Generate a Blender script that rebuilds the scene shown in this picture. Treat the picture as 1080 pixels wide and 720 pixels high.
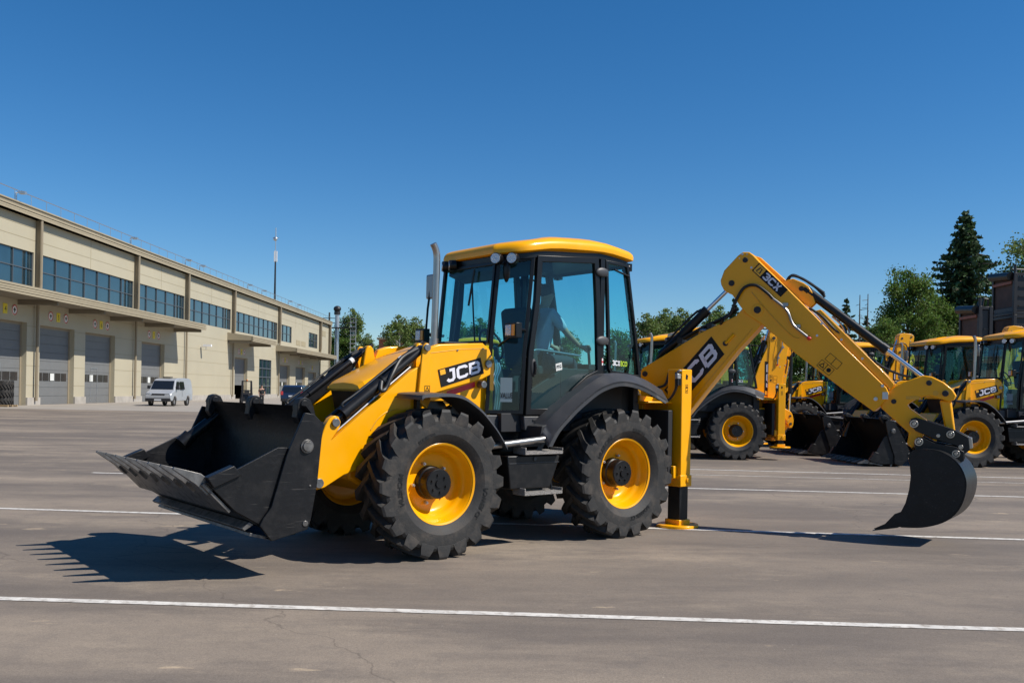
import bpy, bmesh, math, random
from mathutils import Matrix, Vector, noise
R = math.radians
random.seed(7)
# ------------------------------------------------------------------ scene, camera, light
for o in list(bpy.data.objects): bpy.data.objects.remove(o)
SC = bpy.context.scene
COL = SC.collection
H_EYE = 1.62
cd = bpy.data.cameras.new('camera'); cam = bpy.data.objects.new('camera', cd); COL.objects.link(cam)
cd.sensor_width = 36; cd.lens = 36*1000/1080; cd.shift_y = 52/1080
cd.clip_end = 5000
cam.matrix_world = Matrix.Translation((0,0,H_EYE)) @ Matrix.Rotation(R(90),4,'X') @ Matrix.Rotation(R(1.0),4,'Z')
SC.camera = cam
SUN_EL, SUN_AZ = 46.5, 104.5          # azimuth clockwise from +Y
w = bpy.data.worlds.new('World'); SC.world = w; w.use_nodes = True
nt = w.node_tree; nt.nodes.clear()
sky = nt.nodes.new('ShaderNodeTexSky'); sky.sky_type = 'NISHITA'; sky.sun_disc = False
sky.sun_elevation = R(SUN_EL); sky.sun_rotation = R(SUN_AZ)
sky.altitude = 400; sky.air_density = 1.0; sky.dust_density = 0.0; sky.ozone_density = 6.0
bg = nt.nodes.new('ShaderNodeBackground'); bg.inputs[1].default_value = 0.086
hs = nt.nodes.new('ShaderNodeHueSaturation'); hs.inputs['Saturation'].default_value = 1.25
wo = nt.nodes.new('ShaderNodeOutputWorld')
nt.links.new(sky.outputs[0], hs.inputs['Color']); nt.links.new(hs.outputs[0], bg.inputs[0]); nt.links.new(bg.outputs[0], wo.inputs[0])
sd = bpy.data.lights.new('sun', 'SUN'); sun = bpy.data.objects.new('sun', sd); COL.objects.link(sun)
sd.energy = 4.6; sd.angle = R(0.5); sd.color = (1.0, 0.95, 0.87)
sv = Vector((math.sin(R(SUN_AZ))*math.cos(R(SUN_EL)), math.cos(R(SUN_AZ))*math.cos(R(SUN_EL)), math.sin(R(SUN_EL))))
sun.rotation_euler = sv.to_track_quat('Z','Y').to_euler(); sun.location = (20,-10,30)
SC.view_settings.view_transform = 'Standard'; SC.view_settings.look = 'None'
SC.view_settings.exposure = 0.35; SC.view_settings.gamma = 1
SC.view_settings.use_curve_mapping = False

# ------------------------------------------------------------------ materials
def mat(name, col, rough=.5, metal=0, coat=0, var=0, vscale=3, bump=0, bscale=60, dirt=None, dscale=2, damt=.5, spec=.5, objco=True):
    m = bpy.data.materials.new(name); m.use_nodes = True
    n = m.node_tree.nodes; l = m.node_tree.links
    b = n['Principled BSDF']
    b.inputs['Base Color'].default_value = (*col,1); b.inputs['Roughness'].default_value = rough
    b.inputs['Metallic'].default_value = metal; b.inputs['Coat Weight'].default_value = coat
    b.inputs['Coat Roughness'].default_value = .08
    b.inputs['Specular IOR Level'].default_value = spec
    tc = n.new('ShaderNodeTexCoord'); co = tc.outputs['Object']
    if var or dirt:
        t = n.new('ShaderNodeTexNoise'); t.inputs['Scale'].default_value = vscale; t.inputs['Detail'].default_value = 6
        l.new(co, t.inputs['Vector'])
        r = n.new('ShaderNodeMapRange'); r.inputs['From Min'].default_value=.3; r.inputs['From Max'].default_value=.7
        r.inputs['To Min'].default_value = 1-var; r.inputs['To Max'].default_value = 1+var
        l.new(t.outputs['Fac'], r.inputs['Value'])
        mx = n.new('ShaderNodeMix'); mx.data_type='RGBA'; mx.blend_type='MULTIPLY'; mx.inputs[0].default_value=1
        mx.inputs[6].default_value = (*col,1)
        cb = n.new('ShaderNodeCombineColor')
        for i in range(3): l.new(r.outputs[0], cb.inputs[i])
        l.new(cb.outputs[0], mx.inputs[7]); out = mx.outputs[2]
        if dirt:
            t2 = n.new('ShaderNodeTexNoise'); t2.inputs['Scale'].default_value = dscale; t2.inputs['Detail'].default_value = 8; t2.inputs['Roughness'].default_value=.65
            l.new(co, t2.inputs['Vector'])
            r2 = n.new('ShaderNodeMapRange'); r2.inputs['From Min'].default_value=.48; r2.inputs['From Max'].default_value=.75
            r2.inputs['To Max'].default_value = damt; l.new(t2.outputs['Fac'], r2.inputs['Value'])
            m2 = n.new('ShaderNodeMix'); m2.data_type='RGBA'; l.new(r2.outputs[0], m2.inputs[0])
            l.new(out, m2.inputs[6]); m2.inputs[7].default_value = (*dirt,1); out = m2.outputs[2]
            r3 = n.new('ShaderNodeMapRange'); r3.inputs['To Min'].default_value = rough; r3.inputs['To Max'].default_value = min(1,rough+.35)
            l.new(r2.outputs[0], r3.inputs['Value']); l.new(r3.outputs[0], b.inputs['Roughness'])
        l.new(out, b.inputs['Base Color'])
    if bump:
        t = n.new('ShaderNodeTexNoise'); t.inputs['Scale'].default_value = bscale; t.inputs['Detail'].default_value = 5
        l.new(co, t.inputs['Vector']); bp = n.new('ShaderNodeBump'); bp.inputs['Strength'].default_value = bump; bp.inputs['Distance'].default_value=.02
        l.new(t.outputs['Fac'], bp.inputs['Height']); l.new(bp.outputs[0], b.inputs['Normal'])
    return m
def glass(name, tint, refl=.08, rough=.0):
    m = bpy.data.materials.new(name); m.use_nodes = True
    n = m.node_tree.nodes; l = m.node_tree.links; n.clear()
    o = n.new('ShaderNodeOutputMaterial'); tr = n.new('ShaderNodeBsdfTransparent'); tr.inputs[0].default_value=(*tint,1)
    g = n.new('ShaderNodeBsdfGlossy'); g.inputs['Roughness'].default_value=rough; g.inputs[0].default_value=(.9,.95,1,1)
    gi = n.new('ShaderNodeNewGeometry'); vd = n.new('ShaderNodeVectorMath'); vd.operation='DOT_PRODUCT'
    l.new(gi.outputs['Normal'], vd.inputs[0]); l.new(gi.outputs['Incoming'], vd.inputs[1])
    def mth(op, i0, v1=None, clamp=False, v0=None):
        k = n.new('ShaderNodeMath'); k.operation=op; k.use_clamp=clamp
        if i0 is not None: l.new(i0, k.inputs[0])
        if v0 is not None: k.inputs[0].default_value=v0
        if v1 is not None:
            if isinstance(v1,(int,float)): k.inputs[1].default_value=v1
            else: l.new(v1, k.inputs[1])
        return k.outputs[0]
    q = mth('ABSOLUTE', vd.outputs['Value']); q = mth('SUBTRACT', None, q, v0=1.0); q = mth('POWER', q, 5.0)
    a = n.new('ShaderNodeMath'); a.operation='MULTIPLY_ADD'; a.inputs[1].default_value=.9; a.inputs[2].default_value=refl; a.use_clamp=True
    l.new(q, a.inputs[0])
    mx = n.new('ShaderNodeMixShader'); l.new(a.outputs[0], mx.inputs[0]); l.new(tr.outputs[0], mx.inputs[1]); l.new(g.outputs[0], mx.inputs[2])
    l.new(mx.outputs[0], o.inputs[0]); return m
M = {}
M['yellow'] = mat('yellow_paint', (.93,.402,.0), .30, spec=.3, coat=.14, var=.06, vscale=2.5, dirt=(.50,.30,.08), dscale=5, damt=.12)
M['yellow_worn'] = mat('worn_yellow_paint', (.74,.35,.004), .42, coat=.2, var=.08, vscale=3, dirt=(.4,.3,.18), dscale=4, damt=.3)
M['black'] = mat('black_paint', (.008,.008,.009), .36, spec=.35, var=.15, vscale=5, dirt=(.09,.08,.07), dscale=7, damt=.15)
M['bucket'] = mat('bucket_steel_black', (.007,.007,.008), .42, var=.2, vscale=4, spec=.32, dirt=(.05,.045,.042), dscale=5, damt=.30, bump=.08, bscale=30)
def scuff(m, col=(.16,.15,.14)):
    n=m.node_tree.nodes; l=m.node_tree.links; b=n['Principled BSDF']; src=b.inputs['Base Color'].links[0].from_socket
    tc=n.new('ShaderNodeTexCoord'); prev=src
    for rot,sc in (((0,R(35),0),(3,40,60)),((0,R(-20),R(15)),(4,60,45))):
        mp=n.new('ShaderNodeMapping'); mp.inputs['Rotation'].default_value=rot; mp.inputs['Scale'].default_value=sc; l.new(tc.outputs['Object'],mp.inputs[0])
        t=n.new('ShaderNodeTexNoise'); t.inputs['Scale'].default_value=1.0; t.inputs['Detail'].default_value=3; l.new(mp.outputs[0],t.inputs['Vector'])
        r=n.new('ShaderNodeMapRange'); r.inputs['From Min'].default_value=.66; r.inputs['From Max'].default_value=.74; r.inputs['To Max'].default_value=.5; l.new(t.outputs['Fac'],r.inputs['Value'])
        x=n.new('ShaderNodeMix'); x.data_type='RGBA'; l.new(r.outputs[0],x.inputs[0]); l.new(prev,x.inputs[6]); x.inputs[7].default_value=(*col,1); prev=x.outputs[2]
    l.new(prev,b.inputs['Base Color'])
scuff(M['bucket'],(.07,.065,.06))
M['wornsteel'] = mat('scuffed_dark_steel', (.17,.16,.15), .38, metal=.6, var=.35, vscale=14, dirt=(.02,.02,.02), dscale=12, damt=.7)
M['frame'] = mat('black_frame', (.006,.006,.007), .34, spec=.35, var=.1)
M['plastic'] = mat('grey_fender_plastic', (.040,.041,.045), .46, var=.06, vscale=6, dirt=(.16,.14,.12), dscale=5, damt=.18, bump=.05, bscale=200)
M['rubber'] = mat('tyre_rubber', (.020,.019,.018), .68, var=.25, vscale=5, dirt=(.11,.09,.072), dscale=8, damt=.55, bump=.12, bscale=50)
M['rubbertext'] = mat('raised_tyre_rubber', (.004,.004,.004), .6)
M['hose'] = mat('black_hose', (.012,.012,.012), .5)
M['pipe'] = mat('plated_pipe', (.34,.33,.32), .35, metal=.9)
M['chrome'] = mat('chrome_rod', (.72,.73,.75), .14, metal=1)
M['steel'] = mat('galvanised_steel', (.55,.55,.55), .38, metal=.85, var=.12, vscale=20)
M['grate'] = mat('step_grating', (.30,.28,.26), .6, metal=.5, bump=.9, bscale=120, var=.3, vscale=60)
M['stack'] = mat('exhaust_steel', (.42,.38,.34), .30, metal=.9, var=.1, vscale=8)
M['white'] = mat('white_lettering', (.74,.72,.78), .5)
M['red'] = mat('red_decal', (.65,.015,.02), .35)
M['orange'] = mat('orange_beacon', (.75,.16,.01), .3)
M['amberlabel'] = mat('amber_label', (.85,.42,.02), .4)
M['green'] = mat('lime_lettering', (.45,.62,.03), .5)
M['seat'] = mat('seat_fabric', (.03,.03,.032), .85)
M['dash'] = mat('dark_dash_plastic', (.018,.018,.02), .6)
M['lens'] = mat('lamp_lens', (.62,.64,.66), .12, metal=.75, bump=.5, bscale=70)
M['ambergl'] = mat('amber_reflector', (.8,.3,.03), .2)
M['mirror'] = mat('mirror_back', (.30,.30,.31), .25, metal=.6)
M['cabglass'] = glass('tinted_cab_glass', (.52,.90,.94), .04)
M['doorglass'] = glass('dark_tinted_door_glass', (.44,.78,.83), .05)
M['paper'] = mat('paper', (.62,.63,.60), .8)
M['sheet'] = mat('pale_blue_sheet', (.16,.22,.25), .6)
M['dimamber'] = mat('dull_amber', (.30,.17,.02), .6)
M['pinsteel'] = mat('pin_steel', (.22,.22,.22), .4, metal=.8, var=.3, vscale=30)
M['blue'] = mat('flag_blue', (.02,.04,.25), .4)
# building and yard
M['clad'] = mat('cream_cladding', (.42,.375,.27), .6, var=.04, vscale=.3)
M['clad2'] = mat('ribbed_cream_trim', (.34,.285,.19), .55, var=.05, vscale=.5)
M['pillar'] = mat('brown_cream_pillar', (.25,.205,.14), .6, var=.06, vscale=1)
M['joint'] = mat('panel_joint', (.33,.28,.18), .8)
M['soffit'] = mat('soffit', (.22,.19,.14), .8)
M['doorp'] = mat('grey_door_panel', (.155,.157,.155), .5, var=.04, vscale=2)
M['darkwin'] = mat('dark_door_window', (.035,.03,.03), .15)
M['wpane'] = mat('blue_window_pane', (.010,.032,.048), .05, spec=1.0, var=.3, vscale=.5, coat=.6)
M['mull'] = mat('window_mullion', (.07,.085,.10), .5)
M['concrete'] = mat('concrete', (.36,.33,.29), .85, var=.15, vscale=1.5)
M['signw'] = mat('sign_white', (.75,.75,.75), .5)
M['signr'] = mat('sign_red', (.5,.03,.03), .5)
M['signy'] = mat('sign_yellow', (.75,.6,.03), .5)
M['signk'] = mat('sign_black', (.010,.010,.011), .55, spec=.25)
M['silver'] = mat('silver_car_paint', (.47,.48,.49), .3, metal=.3, coat=.6, var=.05)
M['darkcar'] = mat('dark_blue_car_paint', (.012,.02,.05), .25, coat=.8)
M['carglass'] = mat('dark_car_glass', (.012,.014,.016), .06, spec=.9)
M['tail'] = mat('tail_lamp', (.6,.05,.05), .2)
M['wood'] = mat('pallet_wood', (.42,.30,.17), .8, var=.2, vscale=8)
M['skin'] = mat('skin', (.50,.28,.19), .55)
M['blackcloth'] = mat('black_cloth', (.012,.012,.014), .85)
M['bluecloth'] = mat('pale_blue_cloth', (.42,.50,.60), .85)
M['jeans'] = mat('dark_trousers', (.03,.035,.05), .85)
M['hair'] = mat('dark_hair', (.02,.015,.012), .7)
M['brick'] = mat('red_brick', (.28,.09,.045), .8, var=.15, vscale=1)
M['rust'] = mat('brown_radiator_panel', (.085,.045,.030), .7, var=.25, vscale=3)
M['cage'] = mat('dark_cage_steel', (.018,.016,.017), .45, var=.2)
M['bark'] = mat('bark', (.10,.075,.055), .9, var=.3, vscale=4, bump=.5, bscale=20)
M['birch'] = mat('birch_bark', (.42,.40,.36), .85, var=.35, vscale=3)
def leafmat(name, col, var=.45, trans=.25):
    m = mat(name, col, .6, spec=.3)
    n = m.node_tree.nodes; l = m.node_tree.links; b = n['Principled BSDF']
    gi = n.new('ShaderNodeNewGeometry')
    r = n.new('ShaderNodeMapRange'); r.inputs['To Min'].default_value=1-var; r.inputs['To Max'].default_value=1+var
    l.new(gi.outputs['Random Per Island'], r.inputs['Value'])
    h = n.new('ShaderNodeHueSaturation'); h.inputs['Color'].default_value=(*col,1); l.new(r.outputs[0], h.inputs['Value'])
    r2 = n.new('ShaderNodeMapRange'); r2.inputs['To Min'].default_value=.475; r2.inputs['To Max'].default_value=.53
    l.new(gi.outputs['Random Per Island'], r2.inputs['Value']); l.new(r2.outputs[0], h.inputs['Hue'])
    l.new(h.outputs[0], b.inputs['Base Color'])
    t = n.new('ShaderNodeBsdfTranslucent'); l.new(h.outputs[0], t.inputs[0])
    mx = n.new('ShaderNodeMixShader'); mx.inputs[0].default_value=trans
    l.new(b.outputs[0], mx.inputs[1]); l.new(t.outputs[0], mx.inputs[2])
    l.new(mx.outputs[0], n['Material Output'].inputs[0]); return m
M['leaf'] = leafmat('birch_leaves', (.15,.20,.05), trans=.4)
M['leafd'] = leafmat('broad_leaves', (.12,.185,.035), trans=.4)
M['needle'] = leafmat('spruce_needles', (.05,.085,.03), .5, .15)
M['grass'] = leafmat('verge_grass', (.08,.13,.03))

# ------------------------------------------------------------------ mesh helpers
def catmull(P, sub=6):
    P = [Vector(p) for p in P]
    if len(P) < 3: return P
    out = []
    for i in range(len(P)-1):
        a = P[max(i-1,0)]; b = P[i]; c = P[i+1]; d = P[min(i+2,len(P)-1)]
        for k in range(sub):
            t = k/sub
            out.append(.5*((2*b)+(c-a)*t+(2*a-5*b+4*c-d)*t*t+(3*b-a-3*c+d)*t**3))
    out.append(P[-1]); return out
SPLIT={'bracket','bucket_bolt','plinth','window_latch','pivot_pin','red_stripe','boom_pin','dipper_pin','nose_pin','dipper_bolt','wheel_arch','boom_rib','dipper_boss'}
class MB:
    def __init__(s, M_=None): s.v=[]; s.f=[]; s.M=M_ or Matrix.Identity(4); s.mi=[]; s.cm=0; s.marks=[]
    def add(s, vs, fs):
        o=len(s.v); s.marks.append((o,len(s.f))); s.v += [s.M @ Vector(v) for v in vs]
        for f in fs: s.f.append([o+i for i in f]); s.mi.append(s.cm)
        return s
    def box(s, x0,x1,y0,y1,z0,z1):
        return s.add([(x0,y0,z0),(x1,y0,z0),(x1,y1,z0),(x0,y1,z0),(x0,y0,z1),(x1,y0,z1),(x1,y1,z1),(x0,y1,z1)],
            [(0,3,2,1),(4,5,6,7),(0,1,5,4),(1,2,6,5),(2,3,7,6),(3,0,4,7)])
    def prism(s, pts, y0, y1):      # pts (x,z), extruded along y
        n=len(pts); a=[(p[0],y0,p[1]) for p in pts]; b=[(p[0],y1,p[1]) for p in pts]
        return s.add(a+b, [tuple(range(n)), tuple(range(2*n-1,n-1,-1))]+[(i,(i+1)%n,n+(i+1)%n,n+i) for i in range(n)])
    def slab(s, loop, off):         # 3d loop extruded by vector
        n=len(loop); off=Vector(off); a=[Vector(p) for p in loop]; b=[p+off for p in a]
        return s.add(a+b, [tuple(range(n)), tuple(range(2*n-1,n-1,-1))]+[(i,(i+1)%n,n+(i+1)%n,n+i) for i in range(n)])
    def loft(s, A, B, off=None):    # strip between two polylines, with optional thickness vector
        n=len(A)
        if off is None: return s.add(list(A)+list(B), [(i,i+1,n+i+1,n+i) for i in range(n-1)])
        off=Vector(off); A2=[Vector(p)+off for p in A]; B2=[Vector(p)+off for p in B]
        f=[]
        for i in range(n-1):
            f += [(i,i+1,n+i+1,n+i),(2*n+i,3*n+i,3*n+i+1,2*n+i+1),(i,2*n+i,2*n+i+1,i+1),(n+i,n+i+1,3*n+i+1,3*n+i)]
        f += [(0,n,3*n,2*n),(n-1,3*n-1,4*n-1,2*n-1)]
        return s.add(list(A)+list(B)+A2+B2, f)
    def cyl(s, p0, p1, r, n=20, r2=None):
        p0=Vector(p0); p1=Vector(p1); r2=r if r2 is None else r2
        q=(p1-p0).to_track_quat('Z','Y').to_matrix()
        a=[p0+q@Vector((r*math.cos(2*math.pi*i/n),r*math.sin(2*math.pi*i/n),0)) for i in range(n)]
        b=[p1+q@Vector((r2*math.cos(2*math.pi*i/n),r2*math.sin(2*math.pi*i/n),0)) for i in range(n)]
        return s.add(a+b,[tuple(range(n-1,-1,-1)),tuple(range(n,2*n))]+[(i,(i+1)%n,n+(i+1)%n,n+i) for i in range(n)])
    def tube(s, P, r, n=10, sub=6, radii=None):
        Q = catmull(P, sub) if sub>1 else [Vector(p) for p in P]
        vs=[]; fs=[]; up=Vector((0,0,1)); m=len(Q)
        prev=None
        for i,p in enumerate(Q):
            t=(Q[min(i+1,m-1)]-Q[max(i-1,0)]).normalized()
            if prev is None:
                x=t.cross(up if abs(t.z)<.95 else Vector((1,0,0))).normalized()
            else:
                x=(prev-t*prev.dot(t)).normalized()
            prev=x; y=t.cross(x)
            rr = r if radii is None else radii[0]+(radii[1]-radii[0])*i/(m-1)
            vs += [p+x*rr*math.cos(2*math.pi*k/n)+y*rr*math.sin(2*math.pi*k/n) for k in range(n)]
        for i in range(m-1):
            for k in range(n): fs.append((i*n+k,i*n+(k+1)%n,(i+1)*n+(k+1)%n,(i+1)*n+k))
        fs += [tuple(range(n-1,-1,-1)), tuple(range((m-1)*n,m*n))]
        return s.add(vs,fs)
    def lathe(s, prof, c=(0,0,0), n=48, cap=False):   # profile (y, r) around the y axis
        vs=[];fs=[];m=len(prof)
        for (y,r) in prof:
            vs += [(c[0]+r*math.cos(2*math.pi*k/n), c[1]+y, c[2]+r*math.sin(2*math.pi*k/n)) for k in range(n)]
        for i in range(m-1):
            for k in range(n): fs.append((i*n+k,i*n+(k+1)%n,(i+1)*n+(k+1)%n,(i+1)*n+k))
        if cap: fs += [tuple(range(n)), tuple(range((m-1)*n,m*n))]
        return s.add(vs,fs)
    def ell(s, c, rx, ry, rz, n=12, m=8):
        vs=[];fs=[]
        for i in range(m+1):
            a=math.pi*i/m
            vs += [(c[0]+rx*math.sin(a)*math.cos(2*math.pi*k/n), c[1]+ry*math.sin(a)*math.sin(2*math.pi*k/n), c[2]+rz*math.cos(a)) for k in range(n)]
        for i in range(m):
            for k in range(n): fs.append((i*n+k,(i+1)*n+k,(i+1)*n+(k+1)%n,i*n+(k+1)%n))
        return s.add(vs,fs)
    def build(s, name, mt, parent=None, bevel=0, sharp=35, seg=2, recalc=True):
        if name in SPLIT and len(s.marks)>1:
            mk=s.marks+[(len(s.v),len(s.f))]; first=None
            for (a,fa),(b_,fb) in zip(mk,mk[1:]):
                q=MB(); q.v=s.v[a:b_]; q.f=[[i-a for i in f] for f in s.f[fa:fb]]; q.mi=s.mi[fa:fb]; q.marks=[(0,0)]
                o=q.build(name,mt,parent,bevel,sharp,seg,recalc); first=first or o
            return first
        me=bpy.data.meshes.new(name); me.from_pydata(s.v,[],s.f)
        mts = mt if isinstance(mt,(list,tuple)) else [mt]
        for m_ in mts: me.materials.append(M[m_] if isinstance(m_,str) else m_)
        if len(mts)>1: me.polygons.foreach_set('material_index', s.mi)
        if recalc:
            bm=bmesh.new(); bm.from_mesh(me)
            bmesh.ops.remove_doubles(bm, verts=bm.verts, dist=1e-5)
            bmesh.ops.recalc_face_normals(bm, faces=bm.faces); bm.to_mesh(me); bm.free()
        if sharp:
            me.polygons.foreach_set('use_smooth',[True]*len(me.polygons)); me.set_sharp_from_angle(angle=R(sharp))
        o=bpy.data.objects.new(name,me); COL.objects.link(o)
        if parent: o.parent=parent
        if bevel:
            b=o.modifiers.new('bevel','BEVEL'); b.width=bevel; b.segments=seg; b.limit_method='ANGLE'; b.angle_limit=R(40); b.harden_normals=False
        return o
def tag(o, label=None, cat=None, group=None, kind=None):
    if label: o['label']=label
    if cat: o['category']=cat
    if group: o['group']=group
    if kind: o['kind']=kind
    return o
def empty(name, loc=(0,0,0), rz=0, **k):
    o=bpy.data.objects.new(name,None); COL.objects.link(o); o.location=loc; o.rotation_euler=(0,0,rz); o.empty_display_size=.3
    return tag(o,**k)
def copy_tree(o, parent=None):
    c=o.copy(); COL.objects.link(c)
    if parent: c.parent=parent
    for ch in list(o.children): copy_tree(ch,c)
    return c
def inset(loop, d):     # planar 3d loop inset by d (convex-ish)
    P=[Vector(p) for p in loop]; n=len(P)
    nr=Vector((0,0,0))
    for i in range(n): nr += (P[i]-P[0]).cross(P[(i+1)%n]-P[0])
    nr.normalize(); out=[]
    for i in range(n):
        a=(P[i]-P[i-1]).normalized(); b=(P[(i+1)%n]-P[i]).normalized()
        na=nr.cross(a); nb=nr.cross(b); m_=(na+nb); m_.normalize()
        k=d/max(.35,m_.dot(na)); out.append(P[i]+m_*k)
    return out, nr
def framed(loop, wd, th):   # ring frame MB, and the pane loop
    inn,nr=inset(loop,wd); n=len(loop); P=[Vector(p) for p in loop]
    o=nr*th*.5
    vs=[p+o for p in P]+[p+o for p in inn]+[p-o for p in P]+[p-o for p in inn]; fs=[]
    for i in range(n):
        j=(i+1)%n
        fs += [(i,j,n+j,n+i),(2*n+i,3*n+i,3*n+j,2*n+j),(i,2*n+i,2*n+j,j),(n+i,n+j,3*n+j,3*n+i)]
    mb=MB(); mb.add(vs,fs); return mb, inset(loop,wd-.006)[0], nr
# lettering: thick strokes with mitred corners in a unit box
def stroke(pts, t, closed=False):
    P=[Vector((p[0],p[1],0)) for p in pts]; n=len(P); L=[];Rr=[]
    for i in range(n):
        a=(P[i]-P[i-1]).normalized() if (i>0 or closed) else None
        b=(P[(i+1)%n]-P[i]).normalized() if (i<n-1 or closed) else None
        if a is None: a=b
        if b is None: b=a
        na=Vector((-a.y,a.x,0)); nb=Vector((-b.y,b.x,0)); m_=(na+nb).normalized(); k=t/2/max(.4,m_.dot(na))
        L.append(P[i]+m_*k); Rr.append(P[i]-m_*k)
    f=[(i,(i+1)%n,n+(i+1)%n,n+i) for i in range(n if closed else n-1)]
    return L+Rr, f
GL = {
 'J': ([[(.30,.88),(.62,.88),(.62,.24),(.50,.12),(.24,.12),(.10,.26)]], .74),
 'C': ([[(.80,.72),(.80,.80),(.70,.88),(.24,.88),(.12,.76),(.12,.24),(.24,.12),(.70,.12),(.80,.20),(.80,.28)]], .92),
 'B': ([[(.12,.12),(.12,.88),(.68,.88),(.78,.78),(.78,.62),(.68,.515),(.80,.40),(.80,.22),(.70,.12),(.12,.12)],[(.12,.515),(.68,.515)]], .92),
 '3': ([[(.12,.74),(.14,.82),(.22,.88),(.62,.88),(.72,.78),(.72,.62),(.62,.515),(.34,.515)],[(.62,.515),(.74,.40),(.74,.22),(.64,.12),(.22,.12),(.12,.18),(.10,.26)]], .86),
 'X': ([[(.12,.0),(.76,1.0)],[(.76,.0),(.12,1.0)]], .90),
}
def glyphs(txt, t=.24, gap=.06, shear=.0, reg=0):
    x=0; V=[];F=[]
    for i,ch in enumerate(txt):
        st,wd=GL[ch]
        for s_ in st:
            v,f=stroke(s_,t); o=len(V); V += [(p.x+x+shear*p.y,p.y) for p in v]; F += [[o+k for k in q] for q in f]
        x += wd+gap
    return V,F,x-gap+shear
_tc={}
def text(txt, bold=.0, shear=0):
    k=(txt,bold,shear)
    if k in _tc: return _tc[k]
    c=bpy.data.curves.new('t','FONT'); c.body=txt; c.offset=bold; c.shear=shear; c.resolution_u=3
    o=bpy.data.objects.new('t',c); COL.objects.link(o); bpy.context.view_layer.update()
    me=bpy.data.meshes.new_from_object(o.evaluated_get(bpy.context.evaluated_depsgraph_get()))
    V=[(v.co.x,v.co.y) for v in me.vertices]; F=[list(p.vertices) for p in me.polygons]
    bpy.data.objects.remove(o); bpy.data.curves.remove(c); bpy.data.meshes.remove(me)
    x0=min(v[0] for v in V);x1=max(v[0] for v in V);y0=min(v[1] for v in V);y1=max(v[1] for v in V)
    V=[((v[0]-x0)/(y1-y0),(v[1]-y0)/(y1-y0)) for v in V]
    _tc[k]=(V,F,(x1-x0)/(y1-y0)); return _tc[k]
def quadmap(BL,BR,TR,TL):
    BL,BR,TR,TL=[Vector(p) for p in (BL,BR,TR,TL)]
    return lambda a,b: (BL*(1-a)+BR*a)*(1-b)+(TL*(1-a)+TR*a)*b
def put(mb, VF, qm, a0,a1,b0,b1, off):
    V,F,wd=VF; off=Vector(off)
    mb.add([qm(a0+(a1-a0)*v[0]/wd, b0+(b1-b0)*v[1])+off for v in V], F); return mb

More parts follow.
